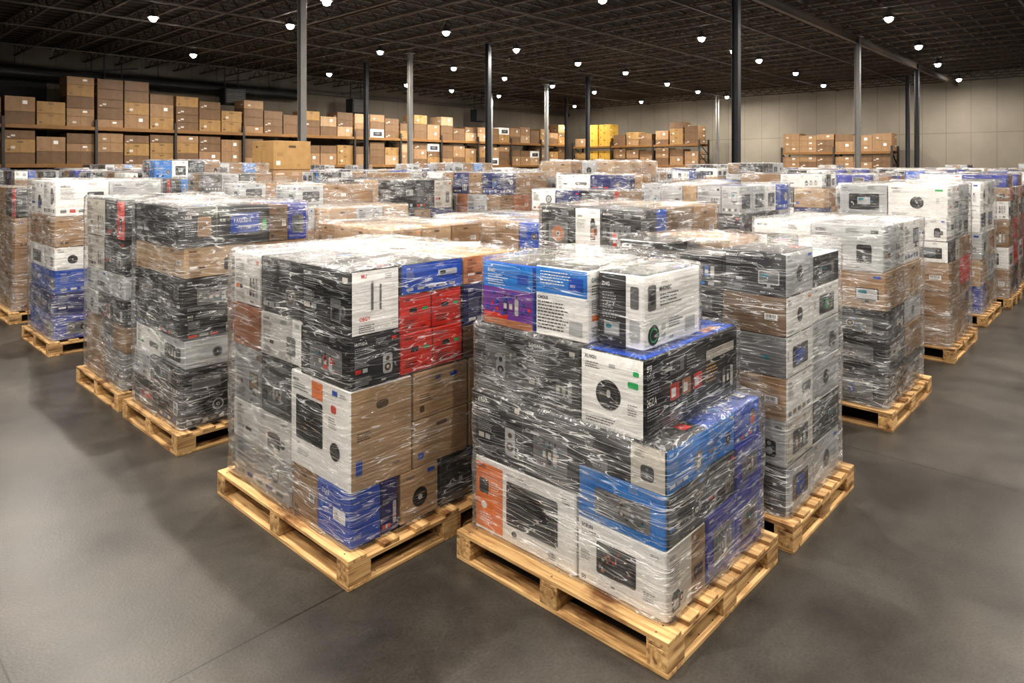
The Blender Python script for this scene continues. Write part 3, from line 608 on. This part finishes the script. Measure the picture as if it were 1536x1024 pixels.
Bl.wrap(1.86,3.06,2.80,4.10,.15,1.495,side='wrap_light',step=.06)
Bl.wrap(1.853,2.42,3.40,4.105,.16,1.47,step=.06,side='wrap_light',top='wrap_top_light')

# ---- load D
D=Load(3.55,4.55,1.33,2.50,'wrapped tall load of dark, kraft and white cartons behind another pallet',13)
z=.144
for h,t1,t2,t3 in ((.26,'charcoal','silver','silver'),(.24,'silver','offwhite','white'),(.23,'kraft','white','silver'),(.22,'grey','white','silver'),(.21,'kraft_dark','white','white'),(.24,'charcoal','silver','white')):
    for j,(a,b) in enumerate(((1.39,1.75),(1.75,2.1),(2.1,2.44))):
        D.box(3.61,4.02,a,b,z,z+h-(.05 if (h==.24 and j==1 and z>1.2) else 0),t1 if j==0 else D.rng.choice(['black','charcoal','kraft_dark','silver']),{'-y':(t2,D.rng.choice(['title','icons','panel','disc']),D.rng.choice(['blue','grey','kraft','orange'])),'-x':('charcoal' if t1=='charcoal' else None,D.rng.choice(['big','title']) if t1!='kraft' and t1!='kraft_dark' else 'label','grey')} if j==0 else None)
    D.box(4.02,4.48,1.395,1.9,z,z+h-(.06 if z>1.2 else 0),t3); D.box(4.02,4.48,1.9,2.44,z,z+h,'kraft'); z+=h
D.wrap(3.60,4.49,1.38,2.45,.15,z+.003,top='wrap_top_light')
Cc=Load(4.25,5.62,2.68,3.75,'kraft and black cartons on a pallet under stretch film',14)
Cc.fill(4.31,5.56,2.73,3.7,.144,[(.4,['kraft']),(.4,['kraft','kraft_pale'])],2,2)
Cc.fill(4.31,5.56,2.73,3.7,.944,[(.34,lambda i,j:['kraft','kraft_pale'][i%2] if j else 'kraft'),(.39,lambda i,j:('black' if i==0 else ('kraft','kraft_dark')[i%2]))],3,3)
Cc.wrap(4.30,5.57,2.72,3.71,.15,1.678,top='wrap_top_light')
Fl=Load(5.68,6.95,1.39,2.55,'wrapped load with white cartons over kraft and black ones',15)
Fl.fill(5.74,6.89,1.45,2.49,.144,[(.28,lambda i,j:'black'),(.26,lambda i,j:'black' if i==0 else 'kraft'),(.2,lambda i,j:'charcoal' if i==0 else 'silver'),(.3,lambda i,j:'kraft' if i==0 else 'kraft_pale'),(.36,lambda i,j:'white' if (i+j)%2 else 'silver')],2,2)
Fl.wrap(5.73,6.90,1.44,2.50,.15,1.547)
G=Load(8.10,9.4,1.42,2.6,'tall wrapped load with white top cartons, red middle tier',16)
G.fill(8.16,9.34,1.48,2.54,.144,[(.3,['kraft']),(.26,['kraft','kraft_pale']),(.3,['red','kraft']),(.22,['red','black','kraft']),(.24,['white','silver']),(.34,['white','black','silver'])],2,2)
G.wrap(8.15,9.35,1.47,2.55,.15,1.807)
H=Load(10.2,11.4,1.45,2.6,'tall wrapped load of pale and kraft cartons along the aisle',17)
H.fill(10.26,11.34,1.51,2.54,.144,[(.34,['kraft','indigo']),(.34,['kraft_pale','silver']),(.34,['silver','white']),(.34,['white','black']),(.3,['white','silver'])],2,2)
H.wrap(10.25,11.35,1.5,2.55,.15,1.807)
J=Load(1.85,2.95,4.88,5.98,'wrapped black cartons with kraft tier and blue-labelled top tier',18)
z=J.fill(1.91,2.88,4.95,5.92,.144,[(.22,['black','charcoal']),(.2,['black','silver','charcoal']),(.2,['white','silver']),(.2,['black','charcoal','black']),(.24,['black','navy']),(.22,['kraft','kraft_pale'])],2,2)
def f_fag(mb,F,r):
    rr(mb,F,.24,.28,.80,.80,.01,'blue',2); text(mb,F,.30,.56,.030,'FAGLEDX','white',3,True,.7); lines(mb,F,.3,.46,.008,4,'silver',r,True,24); rect(mb,F,.87,.35,.95,.6,'green',2); text(mb,F,.04,.6,.022,'RSE','white',2); lines(mb,F,.3,.9,.008,1,'silver',r,True,24)
def f_bl2(mb,F,r):
    text(mb,F,.1,.70,.024,'HSB','white',2); rr(mb,F,.45,.25,.85,.75,.01,'kraft',2); text(mb,F,.5,.45,.024,'ENT','black',3); lines(mb,F,.1,.6,.009,7,'silver',r,True,8)
J.box(1.91,2.16,4.95,5.92,z,z+.29,'charcoal',{'-x':('charcoal','title','silver'),'-y':f_bl2})
J.box(2.16,2.56,4.95,5.4,z,z+.29,'charcoal',{'-y':f_fag}); J.box(2.56,2.72,4.95,5.4,z,z+.28,'kraft_dark',{'-y':('kraft_dark','label','red')}); J.box(2.72,2.88,4.95,5.4,z,z+.28,'indigo',{'-y':('indigo','photo','black')}); J.box(2.165,2.88,5.41,5.92,z,z+.29,'silver')
J.wrap(1.90,2.89,4.94,5.93,.15,z+.295)
K=Load(1.86,3.0,6.12,7.28,'wrapped load of grey, kraft and dark cartons on pine pallet',19)
z=K.fill(1.92,2.94,6.18,7.22,.144,[(.3,['grey','charcoal','kraft']),(.22,['kraft','grey']),(.22,['charcoal','silver']),(.2,['kraft_pale','silver']),(.3,['grey','silver','charcoal']),(.33,['silver','grey','charcoal'])],2,2)
K.wrap(1.91,2.95,6.17,7.23,.15,z+.005)
L_=Load(1.9,3.1,8.42,9.6,'wrapped load of blue and black cartons with white top tier',20)
z=L_.fill(1.96,3.04,8.48,9.54,.144,[(.26,['blue','indigo']),(.24,['black','navy']),(.24,['blue','indigo']),(.25,['silver','white']),(.33,['kraft','kraft_pale','black']),(.38,['white','silver'])],2,2)
L_.wrap(1.95,3.05,8.47,9.55,.15,z+.005)
M_=Load(1.95,3.1,10.5,11.7,'wrapped load of kraft cartons ending the pallet line',21)
z=M_.fill(2.01,3.04,10.56,11.64,.144,[(.4,['kraft']),(.4,['kraft','kraft_pale']),(.4,['kraft']),(.38,['black','kraft'])],2,2)
M_.wrap(2.0,3.05,10.55,11.65,.15,z+.005)
E=Load(4.6,5.8,3.95,5.5,'wide wrapped load of white, blue and kraft cartons',22)
z=E.fill(4.65,5.75,4.0,5.45,.144,[(.35,['white']),(.35,['kraft']),(.36,['white','blue','kraft','silver','black']),(.28,['kraft','white','blue','rust','black','silver'])],4,5); E.wrap(4.64,5.76,3.99,5.46,.15,z+.005)
Nn=Load(3.3,4.4,4.4,5.65,'lower load of plain kraft cartons under film',23)
z=Nn.fill(3.35,4.35,4.45,5.6,.144,[(.45,['kraft']),(.45,['kraft']),(.2,['kraft','kraft_pale']),(.24,['kraft','kraft_pale','kraft_dark'])],3,4); Nn.wrap(3.34,4.36,4.44,5.61,.15,z+.005,side='wrap_light')
N2=Load(5.2,6.3,6.9,8.5,'load of black, kraft and white cartons in film',24,False)
z=N2.fill(5.25,6.25,6.95,8.45,.144,[(.5,['black']),(.4,['white','black','kraft']),(.4,['black','kraft','navy','white']),(.38,['black','silver','kraft_pale','charcoal'])],3,5); N2.wrap(5.24,6.26,6.94,8.46,.15,z+.005)
P_=Load(7.6,8.8,5.2,6.6,'tall wrapped load of kraft cartons rising above the others',25,False)
z=P_.fill(7.65,8.75,5.25,6.55,.144,[(.5,['kraft']),(.48,['kraft']),(.25,['kraft','kraft_pale','silver']),(.25,['kraft','kraft_pale']),(.22,['kraft','kraft_dark','silver']),(.23,['kraft','silver','kraft_pale'])],2,4); P_.wrap(7.64,8.76,5.24,6.56,.15,z+.005)
Q=Load(6.4,7.8,2.9,4.1,'wide wrapped load of white, kraft and blue cartons',26,False)
z=Q.fill(6.45,7.75,2.95,4.05,.144,[(.4,['white']),(.42,['kraft','white','charcoal']),(.28,['kraft_pale','red','white','sky','charcoal']),(.28,['kraft_pale','red','silver','navy','charcoal']),(.28,['white','blue','silver','kraft_pale','silver'])],4,4); Q.wrap(6.44,7.76,2.94,4.06,.15,z+.005)
Rr=Load(6.4,7.5,6.2,7.75,'tall wrapped load with white and orange cartons',27,False)
z=Rr.fill(6.45,7.45,6.25,7.7,.144,[(.45,['white']),(.45,['white','kraft']),(.29,['orange','red','white','sky']),(.29,['rust','kraft','white','silver']),(.29,['white','silver','kraft','navy'])],3,5); Rr.wrap(6.44,7.46,6.24,7.71,.15,z+.005)
S_=Load(6.2,7.1,11.9,12.85,'tall stack of big golden kraft cartons on a pallet',28,False)
z=S_.fill(6.25,7.05,11.95,12.8,.144,[(.6,['kraft_gold']),(.6,['kraft_gold']),(.6,['kraft_gold','kraft']),(.55,['kraft_gold'])],1,2)
S_.wrap(6.24,7.06,11.94,12.81,.15,1.8,side='wrap_light',top='wrap_top_light')

# ------------------------------------------------------------------ columns
cols=[(7.8,13.6,'steel_light'),(14.1,6.5,'steel_dark'),(22.6,6.5,'steel_light'),(30,6.5,'steel_dark'),(33.9,7.7,'steel_dark'),(15.6,15.6,'steel_dark'),(15.1,19,'steel_light'),
 (15.2,21.8,'steel_dark'),(24.2,18,'steel_dark'),(25.3,21.3,'steel_light'),(35.8,17.6,'steel_light'),(26.4,26.2,'steel_light'),(31,24.6,'steel_dark')]
for cxx,cyy,mt in cols: OCC.append((cxx-.2,cxx+.2,cyy-.2,cyy+.2))
colm={}
for mt in('steel_dark','steel_light'):
    mb=MB(); mb.box(-.07,-.075,.02,.07,-.064,5.99,mt); mb.box(-.07,.064,.02,.07,.075,5.99,mt); mb.box(-.006,-.064,.02,.006,.064,5.99,mt)
    mp=MB(); mp.box(-.17,-.17,0,.17,.17,.02,mt)
    for a in(-.13,.13):
        for b in(-.13,.13): mp.cyl(a,b,.02,.05,.014,.014,mt,8)
    cp=MB(); cp.box(-.15,-.15,5.99,.15,.15,6.0,mt)
    colm[mt]=(mb.mesh('post'),mp.mesh('base_plate'),cp.mesh('cap_plate'))
for x,y,mt in cols:
    e=bpy.data.objects.new('support_column',None); e.location=(x,y,0); COL.objects.link(e)
    e['label']=('dark grey' if mt=='steel_dark' else 'pale grey')+' steel column rising between the pallets'; e['category']='column'; e['group']='warehouse roof columns'
    for nm,me in zip(('post','base_plate','cap_plate'),colm[mt]): obj(nm,me,(0,0,0),e)

# ------------------------------------------------------------------ mid / far loads
GENS=[['white','silver','blue','kraft','black','grey','rust'],['kraft','black','white','kraft_pale','navy'],['white','silver','charcoal','silver','kraft','grey'],['black','navy','blue','white','kraft'],['kraft','kraft_pale','kraft_dark','silver'],['white','indigo','black','red','kraft','silver'],['silver','white','black','charcoal','sky','kraft'],['kraft_gold','kraft','black','white']]
def gen_cells(rng,types,x0,x1,y0,y1,z0,H,nt_,nx,ny):
    hs=[rng.uniform(.7,1.3) for _ in range(nt_)]; s=sum(hs); hs=[h*(H-z0)/s for h in hs]; z=z0; out=[]; w=x1-x0; d=y1-y0
    for h in hs:
        mx=nx+rng.choice([0,1]);my=ny+rng.choice([0,1])
        for i in range(mx):
            for j in range(my):
                out.append((x0+w*i/mx+.002,y0+d*j/my+.002,z,x0+w*(i+1)/mx-.002,y0+d*(j+1)/my-.002,z+h-.002,rng.choice(types)))
        z+=h
    return out
mid=[];far=[]
HM=[1.50,1.72,1.66,1.85,1.58,1.70,1.82,1.60]
def load_spec(rng,g,Hh,lo,i):
    w,d=1.0,1.12; cells=gen_cells(rng,g,-w/2,w/2,-d/2,d/2,PH,Hh-.45,3,2,2)+gen_cells(rng,g,-w/2,w/2,-d/2,d/2,Hh-.45,Hh,2,3,3)
    up=[]
    if i%2==0:
        f=rng.uniform(.35,.7); hh=rng.uniform(.16,.28); up=[(-w/2+.01,w/2-.02,-d/2+.02,-d/2+d*f,Hh,Hh+hh)] if rng.random()<.5 else [(-w/2+.01,w/2-.02,d/2-d*f,d/2-.02,Hh,Hh+hh)]
    elif i%4==1: hh=.18; up=[(-w/2+.02,-w/2+w*.55,-d/2+.02,d/2-.02,Hh,Hh+hh)]
    for (a,b,c,e,z0,z1) in up: cells+=gen_cells(rng,g,a,b,c,e,z0+.003,z1,1,2 if b-a<.7 else 3,2 if e-c>.5 else 1)
    return w,d,cells,up
for i,g in enumerate(GENS):
    rng=random.Random(100+i); w,d,cells,up=load_spec(rng,g,HM[i],True,i); parts=[]
    for c in cells:
        mb=MB(); cx,cy=(c[0]+c[3])/2,(c[1]+c[4])/2
        carton_into(mb,c[0]-cx,c[1]-cy,0,c[3]-cx,c[4]-cy,c[5]-c[2],c[6],rng,True); parts.append((mb.mesh('carton'),(cx,cy,c[2])))
    mb=MB(); wrap_into(mb,-w/2-.006,w/2+.006,-d/2-.006,d/2+.006,.15,HM[i],i,.14)
    for (a,b,c,e,z0,z1) in up: wrap_into(mb,a-.005,b+.005,c-.005,e+.005,z0,z1,i+50,.12)
    mid.append((parts,mb.mesh('stretch_wrap')))
    rng=random.Random(200+i); mb=MB(); simple_pallet_into(mb,1.08,1.2); w,d,cells,up=load_spec(rng,g,HM[i]+.05,False,i)
    for c in cells: carton_into(mb,*c,rng,False)
    wrap_into(mb,-w/2-.006,w/2+.006,-d/2-.006,d/2+.006,.15,HM[i]+.05,i+20,.3)
    for (a,b,c,e,z0,z1) in up: wrap_into(mb,a-.005,b+.005,c-.005,e+.005,z0,z1,i+50,.3)
    far.append(mb.mesh('far_load'))
LAB=['wrapped pallet load of white, blue and kraft cartons','wrapped pallet load of kraft and black cartons','wrapped pallet load of white and grey cartons','wrapped pallet load of black and blue cartons','wrapped pallet load of plain kraft cartons','wrapped pallet load of white, red and indigo cartons','wrapped pallet load of silver-grey cartons','wrapped pallet load of golden kraft and white cartons']
fw=(math.cos(math.radians(43)),math.sin(math.radians(43))); rt=(fw[1],-fw[0])
simp=simple_pallet(1.08,1.2)
cnt=0
ys=[1.42,2.95,4.45]+[5.9+1.42*k for k in range(15)]
for iy,gy in enumerate(ys):
    gx=3.4+R.uniform(0,.4)
    while gx<34.5:
        x=gx+.54+R.uniform(-.06,.06); y=gy+.6+R.uniform(-.06,.06)
        gx+=1.36 if gx<12 else 1.6
        if y>26: continue
        dd=x*fw[0]+y*fw[1]; ll=x*rt[0]+y*rt[1]; px=768+1020*ll/dd
        if px<-90 or px>1620: continue
        bb=(x-.54,x+.54,y-.60,y+.60)
        if any(not(bb[1]<o[0] or bb[0]>o[1] or bb[3]<o[2] or bb[2]>o[3]) for o in OCC): continue
        if dd>30 and R.random()<.35: continue
        OCC.append(bb); cnt+=1
        k=R.choice([0,2,2,5,6,1,3,4,7,6]) if dd<20 else R.choice([0,1,2,3,4,5,6,7,4,7,1]); flip=R.choice([0,math.pi])
        if dd<12:
            e=bpy.data.objects.new('wrapped_pallet_load',None); e.location=(x,y,0); e.rotation_euler=(0,0,flip); COL.objects.link(e)
            e['label']=LAB[k]; e['category']='pallet of boxes'; e['group']='stretch-wrapped pallets on the warehouse floor'
            obj('pallet',simp,(0,0,0),e)
            for me,l in mid[k][0]: obj('carton',me,l,e)
            obj('stretch_wrap',mid[k][1],(0,0,0),e)
        else:
            o=obj('wrapped_pallet_load',far[k],(x,y,0),None,LAB[k],'pallet of boxes','stretch-wrapped pallets on the warehouse floor'); o.rotation_euler=(0,0,flip)
print('grid loads',cnt)

# ------------------------------------------------------------------ room
def struct(name,x0,y0,z0,x1,y1,z1,mat,label):
    mb=MB(); mb.box(x0,y0,z0,x1,y1,z1,mat,c=.001); o=obj(name,mb.mesh(name),(0,0,0),None,label,None,None,'structure'); o['category']=name.split('_')[0]; return o
X0,X1,Y0,Y1,ZC=-7,38,-7,30,6.45
struct('floor',X0,Y0,-.2,X1,Y1,0,'floor','polished grey-brown concrete slab with saw-cut joints')
struct('wall_north',X0,Y1,0,X1,Y1+.2,ZC,'wall_paint_a','beige panelled warehouse wall behind the racking')
struct('wall_east',X1,Y0,0,X1+.2,Y1+.2,ZC,'wall_paint_b','cream panelled warehouse end wall')
struct('ceiling',X0,Y0,ZC,X1+.2,Y1+.2,ZC+.15,'deck_roof','dark brown steel roof deck')
mb=MB(); mb.box(3.2,Y1-.06,0,6.7,Y1-.005,5.3,'door_dark')
for k in range(22): mb.box(3.25,Y1-.075,.1+k*.235,6.65,Y1-.06,.26+k*.235,'door_dark')
o=obj('door_1',mb.mesh('door'),(0,0,0),None,'dark ribbed roll-up dock door',None,None,'structure'); o['category']='door'
mb=MB()
for k in range(74):
    y=Y0+.25+k*.5; mb.box(X0,y,ZC-.03,X1,y+.07,ZC-.001,'joist_paint')
o=obj('trim_1',mb.mesh('deck_ribs'),(0,0,0),None,'corrugation ribs of the roof deck',None,None,'structure'); o['category']='trim'
mb=MB(); mb.box(X0,Y1-.16,5.55,X1,Y1-.005,5.72,'pipe_paint'); o=obj('trim_2',mb.mesh('girt'),(0,0,0),None,'painted steel girt along the wall head',None,None,'structure'); o['category']='trim'
mb=MB(); y=Y0+.1; zt,zb=ZC-.06,6.03
mb.box(-.03,Y0+.1,zt-.03,.03,Y1-.1,zt+.025,'joist_paint'); mb.box(-.035,Y0+.1,zb-.025,.035,Y1-.1,zb+.015,'joist_paint')
while y<Y1-.6:
    mb.beam((0,y,zb),(0,y+.35,zt-.02),.026,'joist_paint'); mb.beam((0,y+.35,zt-.02),(0,y+.7,zb),.026,'joist_paint'); y+=.7
jm=mb.mesh('roof_joist'); x=X0+.6
while x<X1-.3:
    obj('roof_joist',jm,(x,0,0),None,'brown open-web steel roof joist','roof joist','open-web roof joists'); x+=1.1
mb=MB(); L=X1-X0-.4
mb.box(-L/2,-.06,0,L/2,.06,.012,'joist_paint'); mb.box(-L/2,-.06,.208,L/2,.06,.22,'joist_paint'); mb.box(-L/2,-.006,.012,L/2,.006,.208,'joist_paint')
gm=mb.mesh('roof_girder')
obj('roof_girder',gm,((X0+X1)/2,6.5,5.78),None,'brown steel girder carrying the roof joists','beam','roof girders')
for y in(2.2,8.3,11.8,13.1,17.45,20.0,23.2,26.9): 
    mc=MB(); mc.beam((X0+.2,0,0),(X1-.2,0,0),.045,'pipe_paint'); obj('overhead_conduit',mc.mesh('conduit'),(0,y,5.981),None,'painted conduit running under the roof joists','pipe','overhead conduits')
mb=MB(); n=18; r=.24; x0,x1=5.0,17.0
for i in range(n):
    a=2*math.pi*i/n; b=2*math.pi*(i+1)/n
    mb.poly([(x0,r*math.cos(a),r*math.sin(a)),(x0,r*math.cos(b),r*math.sin(b)),(x1,r*math.cos(b),r*math.sin(b)),(x1,r*math.cos(a),r*math.sin(a))],'duct_dark',True)
for xx,sg in((x0,1),(x1,-1)): mb.poly([(xx,r*math.cos(sg*-2*math.pi*i/n),r*math.sin(sg*-2*math.pi*i/n)) for i in range(n)],'duct_dark')
k=x0+.6
while k<x1:
    for i in range(n):
        a=2*math.pi*i/n; b=2*math.pi*(i+1)/n; q=r+.02
        mb.poly([(k,q*math.cos(a),q*math.sin(a)),(k,q*math.cos(b),q*math.sin(b)),(k+.06,q*math.cos(b),q*math.sin(b)),(k+.06,q*math.cos(a),q*math.sin(a))],'duct_dark',True)
    mb.beam((k+.03,0,r),(k+.03,0,1.03),.02,'duct_dark'); k+=2.4
obj('ventilation_duct',mb.mesh('duct'),(0,29.45,5.38),None,'dark round ventilation duct hung along the wall head','duct')

# ------------------------------------------------------------------ lamps
lamps=[(8.6,13.9),(6.5,18.7),(9.4,17.0),(9.6,23.9),(12.9,14.6),(13.6,18.7),(16.4,15.1),(15.4,24.7),(17.8,19.7),(20.1,15.4),(12.8,9.1),(23.4,15.5),(19.5,4.86),(24.7,5.3),(29.5,5.7),(35.2,6.0),
(18.7,9.7),(24,10.2),(28.3,10.5),(33.4,11.1),(27.9,16.2),(35.3,16.8),(31.8,16.7),(19.9,25.3),(24.9,20.6),(26.4,25.6),(28.4,20.7),(34.4,21.7),(34.1,26.4),(21.5,10.0),(22.9,25.5),(21.3,20.3),
(-2,0),(3,0),(8,0),(13.5,0),(19,.3),(-2,5),(3,5),(8.5,5),(14,4.6),(-2,10),(3,10),(8,9.8),(3,15),(-2,15),(.5,2.6),(.3,7.4),(5.5,-2.6),(-4.5,2.5),(.5,-2.6),(11,-2.5)]  # unseen lamps added out of frame to brighten the foreground and load faces
mb=MB(); mb.cyl(0,0,.04,.10,.15,.12,'lamp_metal',18); mb.cyl(0,0,.10,.24,.07,.05,'lamp_metal',14); 
for k in range(8):
    a=k*math.pi/4; mb.beam((.055*math.cos(a),.055*math.sin(a),.17),(.10*math.cos(a),.10*math.sin(a),.105),.012,'lamp_metal')
hm=mb.mesh('housing')
mb=MB(); n=16; rings=[(.09,.038),(.095,.01),(.085,-.02),(.06,-.05),(.03,-.065)]
for (r0,z0),(r1,z1) in zip(rings[1:],rings[:-1]): mb.cyl(0,0,z0,z1,r0,r1,'lens',n,False)
mb.poly([(.03*math.cos(-2*math.pi*i/n),.03*math.sin(-2*math.pi*i/n),-.065) for i in range(n)],'lens')
lm=mb.mesh('lens'); mb=MB(); mb.cyl(0,0,.24,ZC-5.8-.035,.01,.01,'lamp_metal',8); rm=mb.mesh('rod')
for x,y in lamps:  # visible lamps and the added unseen ones share these names
    e=bpy.data.objects.new('high_bay_lamp',None); e.location=(x,y,5.8); COL.objects.link(e); e['label']='round high-bay lamp glowing warm white under the roof'; e['category']='lamp'; e['group']='high-bay ceiling lamps'
    obj('housing',hm,(0,0,0),e); obj('lens',lm,(0,0,0),e); obj('hanging_rod',rm,(0,0,0),e)
    ld=bpy.data.lights.new('lamp_light','AREA'); ld.shape='DISK'; ld.size=.16; ld.energy=205; ld.color=(1,.935,.84)
    lo=bpy.data.objects.new('lamp_light',ld); lo.parent=e; lo.location=(0,0,-.07); COL.objects.link(lo)

# ------------------------------------------------------------------ racks
def rack(name,length,levels,depth,loc,rot,nb,label):
    e=bpy.data.objects.new(name,None); e.location=loc; e.rotation_euler=(0,0,rot); COL.objects.link(e); e['label']=label; e['category']='rack'
    top=levels[-1]+.25
    mb=MB()
    for y in(0,depth): mb.box(-.045,y-.04,0,.045,y+.04,top,'rack_blue')
    z=.3
    while z<top-.6:
        mb.beam((0,.04,z),(0,depth-.04,z+.6),.035,'rack_blue'); mb.beam((0,.04,z),(0,depth-.04,z),.03,'rack_blue'); z+=.6
    um=mb.mesh('upright_frame'); bl=length/nb
    mb=MB(); mb.box(.05,-.03,-.13,bl-.05,.025,-.01,'rack_orange'); bm=mb.mesh('beam')
    mb=MB(); 
    for k in range(9): mb.box(.06,.03+k*(depth-.06)/9,-.012,bl-.06,.03+(k+.8)*(depth-.06)/9,0,'kraft_gold')
    dm=mb.mesh('shelf_deck')
    for i in range(nb+1): obj('upright_frame',um,(i*bl,0,0),e)
    for lv in levels:
        for i in range(nb):
            obj('beam',bm,(i*bl,0,lv),e); obj('beam',bm,(i*bl,depth+.005,lv),e); obj('shelf_deck',dm,(i*bl,0,lv),e)
    return e
rack('pallet_rack',32.4,[2.1,3.42],1.1,(2.2,27.3,0),0,12,'long pallet racking full of kraft cartons along the wall')
rack('pallet_rack',9.0,[2.1,3.3],1.1,(36.3,18.4,0),math.pi/2,3,'pallet racking of yellowish cartons against the end wall')
rack('pallet_rack',5.2,[1.95,2.75],1.1,(36.9,8.8,0),math.pi/2,2,'short rack of kraft cartons against the cream end wall')
cv=[]
CT=['kraft','kraft_gold','kraft_dark','kraft_gold','kraft','kraft_dark','kraft','kraft_pale','white','gold','kraft_dark','kraft']
DM=[(.84,.9,.50),(.84,.92,.45),(.84,.9,.36),(.83,.9,.40),(.84,.9,.58),(.84,.9,.42),(.84,.9,.34),(.82,.9,.45),(.8,.9,.40),(.84,.9,.45),(.84,.9,.30),(.84,.9,.28)]
for i in range(12):
    rng=random.Random(400+i); w,d,h=DM[i]
    mb=MB(); FF=carton_into(mb,-w/2,-d/2,0,w/2,d/2,h,CT[i],rng,True)
    F=FF['-y']; rect(mb,F,.495,0.01,.505,.99,'brown',1)
    if i in(0,4,7,11): rect(mb,F,.58,.5,.74,.74,'white',4); lines(mb,F,.6,.66,.012,3,'charcoal',rng,True,8)
    if i in(1,6,10): rect(mb,F,.2,.3,.34,.5,'offwhite',4)
    cv.append((mb.mesh('rack_carton'),w,d,h))
KLs={'kraft':'brown kraft cardboard carton stored on pallet racking','kraft_gold':'golden kraft cardboard carton stored on pallet racking','gold':'bright yellow cardboard carton stored on pallet racking','kraft_dark':'dark brown cardboard carton stored on pallet racking','kraft_pale':'pale kraft cardboard carton stored on pallet racking','white':'white carton stored on pallet racking'}
def stack(x,y,z,maxh,rot,rng,allow):
    zz=z+.001
    for _ in range(6):
        opts=[q for q in allow if zz+cv[q][3]<=z+maxh]
        if not opts: break
        k=rng.choice(opts); me,ww,dd,hh=cv[k]
        o=obj('kraft_carton' if k!=8 else 'white_carton',me,(x,y,zz),None,KLs[CT[k]],'box','cartons on the pallet racking'); o.rotation_euler=(0,0,rot); zz+=hh+.003
rng=random.Random(11)
for i in range(12):
    for off in (.48,1.36,2.24):
        x=2.2+i*2.7+off; al=[0,1,2,3,5,6,10,11,2,5] if x<17 else [0,1,2,3,7,8,10,5,6,2,11]
        mh=rng.choice([1.0,1.1,1.22,1.35]) if x<20 else rng.choice([.8,1.0,1.2,1.4])
        if 6.4<x<9.2: mh=1.75
        stack(x,27.85,3.42,mh,0,rng,al)
        stack(x,27.85,2.1,1.12,0,rng,al)
for i in range(3):
    for off in(.55,1.5,2.45):
        y=18.4+i*3+off; gd=(i==2 and off<2) 
        stack(35.75,y,3.3,1.4 if gd else rng.choice([.7,.85,1.3]),-math.pi/2,rng,[9] if gd else [1,3,0,2,6,10]); stack(35.75,y,2.1,1.0,-math.pi/2,rng,[9] if gd else [0,2,3,5,11])
for i in range(2):
    for off in(.45,1.30,2.15):
        y=8.8+i*2.6+off
        stack(36.35,y,2.75,1.0,-math.pi/2,rng,[10,0,2,11,6]); stack(36.35,y,1.95,.64,-math.pi/2,rng,[10,11])

mb=MB(); mb.box(-.45,-.3,-.35,.45,.3,.35,'steel_dark',c=.02)
for k in range(6): mb.box(-.4,-.33,-.28+k*.1,.4,-.3,-.22+k*.1,'rack_blue')
mb.beam((-.3,.1,.3),(-.3,.1,1.445),.03,'steel_dark'); mb.beam((.3,.1,.3),(.3,.1,1.445),.03,'steel_dark'); mb.beam((-.7,.25,.6),(.9,.25,.85),.06,'steel_dark')
um=mb.mesh('unit_heater')
for x in(8.6,13.2,19.5,28): obj('unit_heater',um,(x,28.75,5.0),None,'dark louvred unit heater hung near the wall','heater','unit heaters')

# ------------------------------------------------------------------ world + camera
w=bpy.data.worlds.new('World'); scene.world=w; w.use_nodes=True; bg=w.node_tree.nodes['Background']; bg.inputs[0].default_value=(1,.96,.91,1); bg.inputs[1].default_value=.15
cd=bpy.data.cameras.new('camera'); cd.sensor_width=36; cd.lens=23.9; cd.shift_y=-.1706; cd.clip_end=200
cam=bpy.data.objects.new('camera',cd); cam.location=(0,0,2.0); cam.rotation_euler=(math.radians(90),0,math.radians(43-90)); COL.objects.link(cam); scene.camera=cam
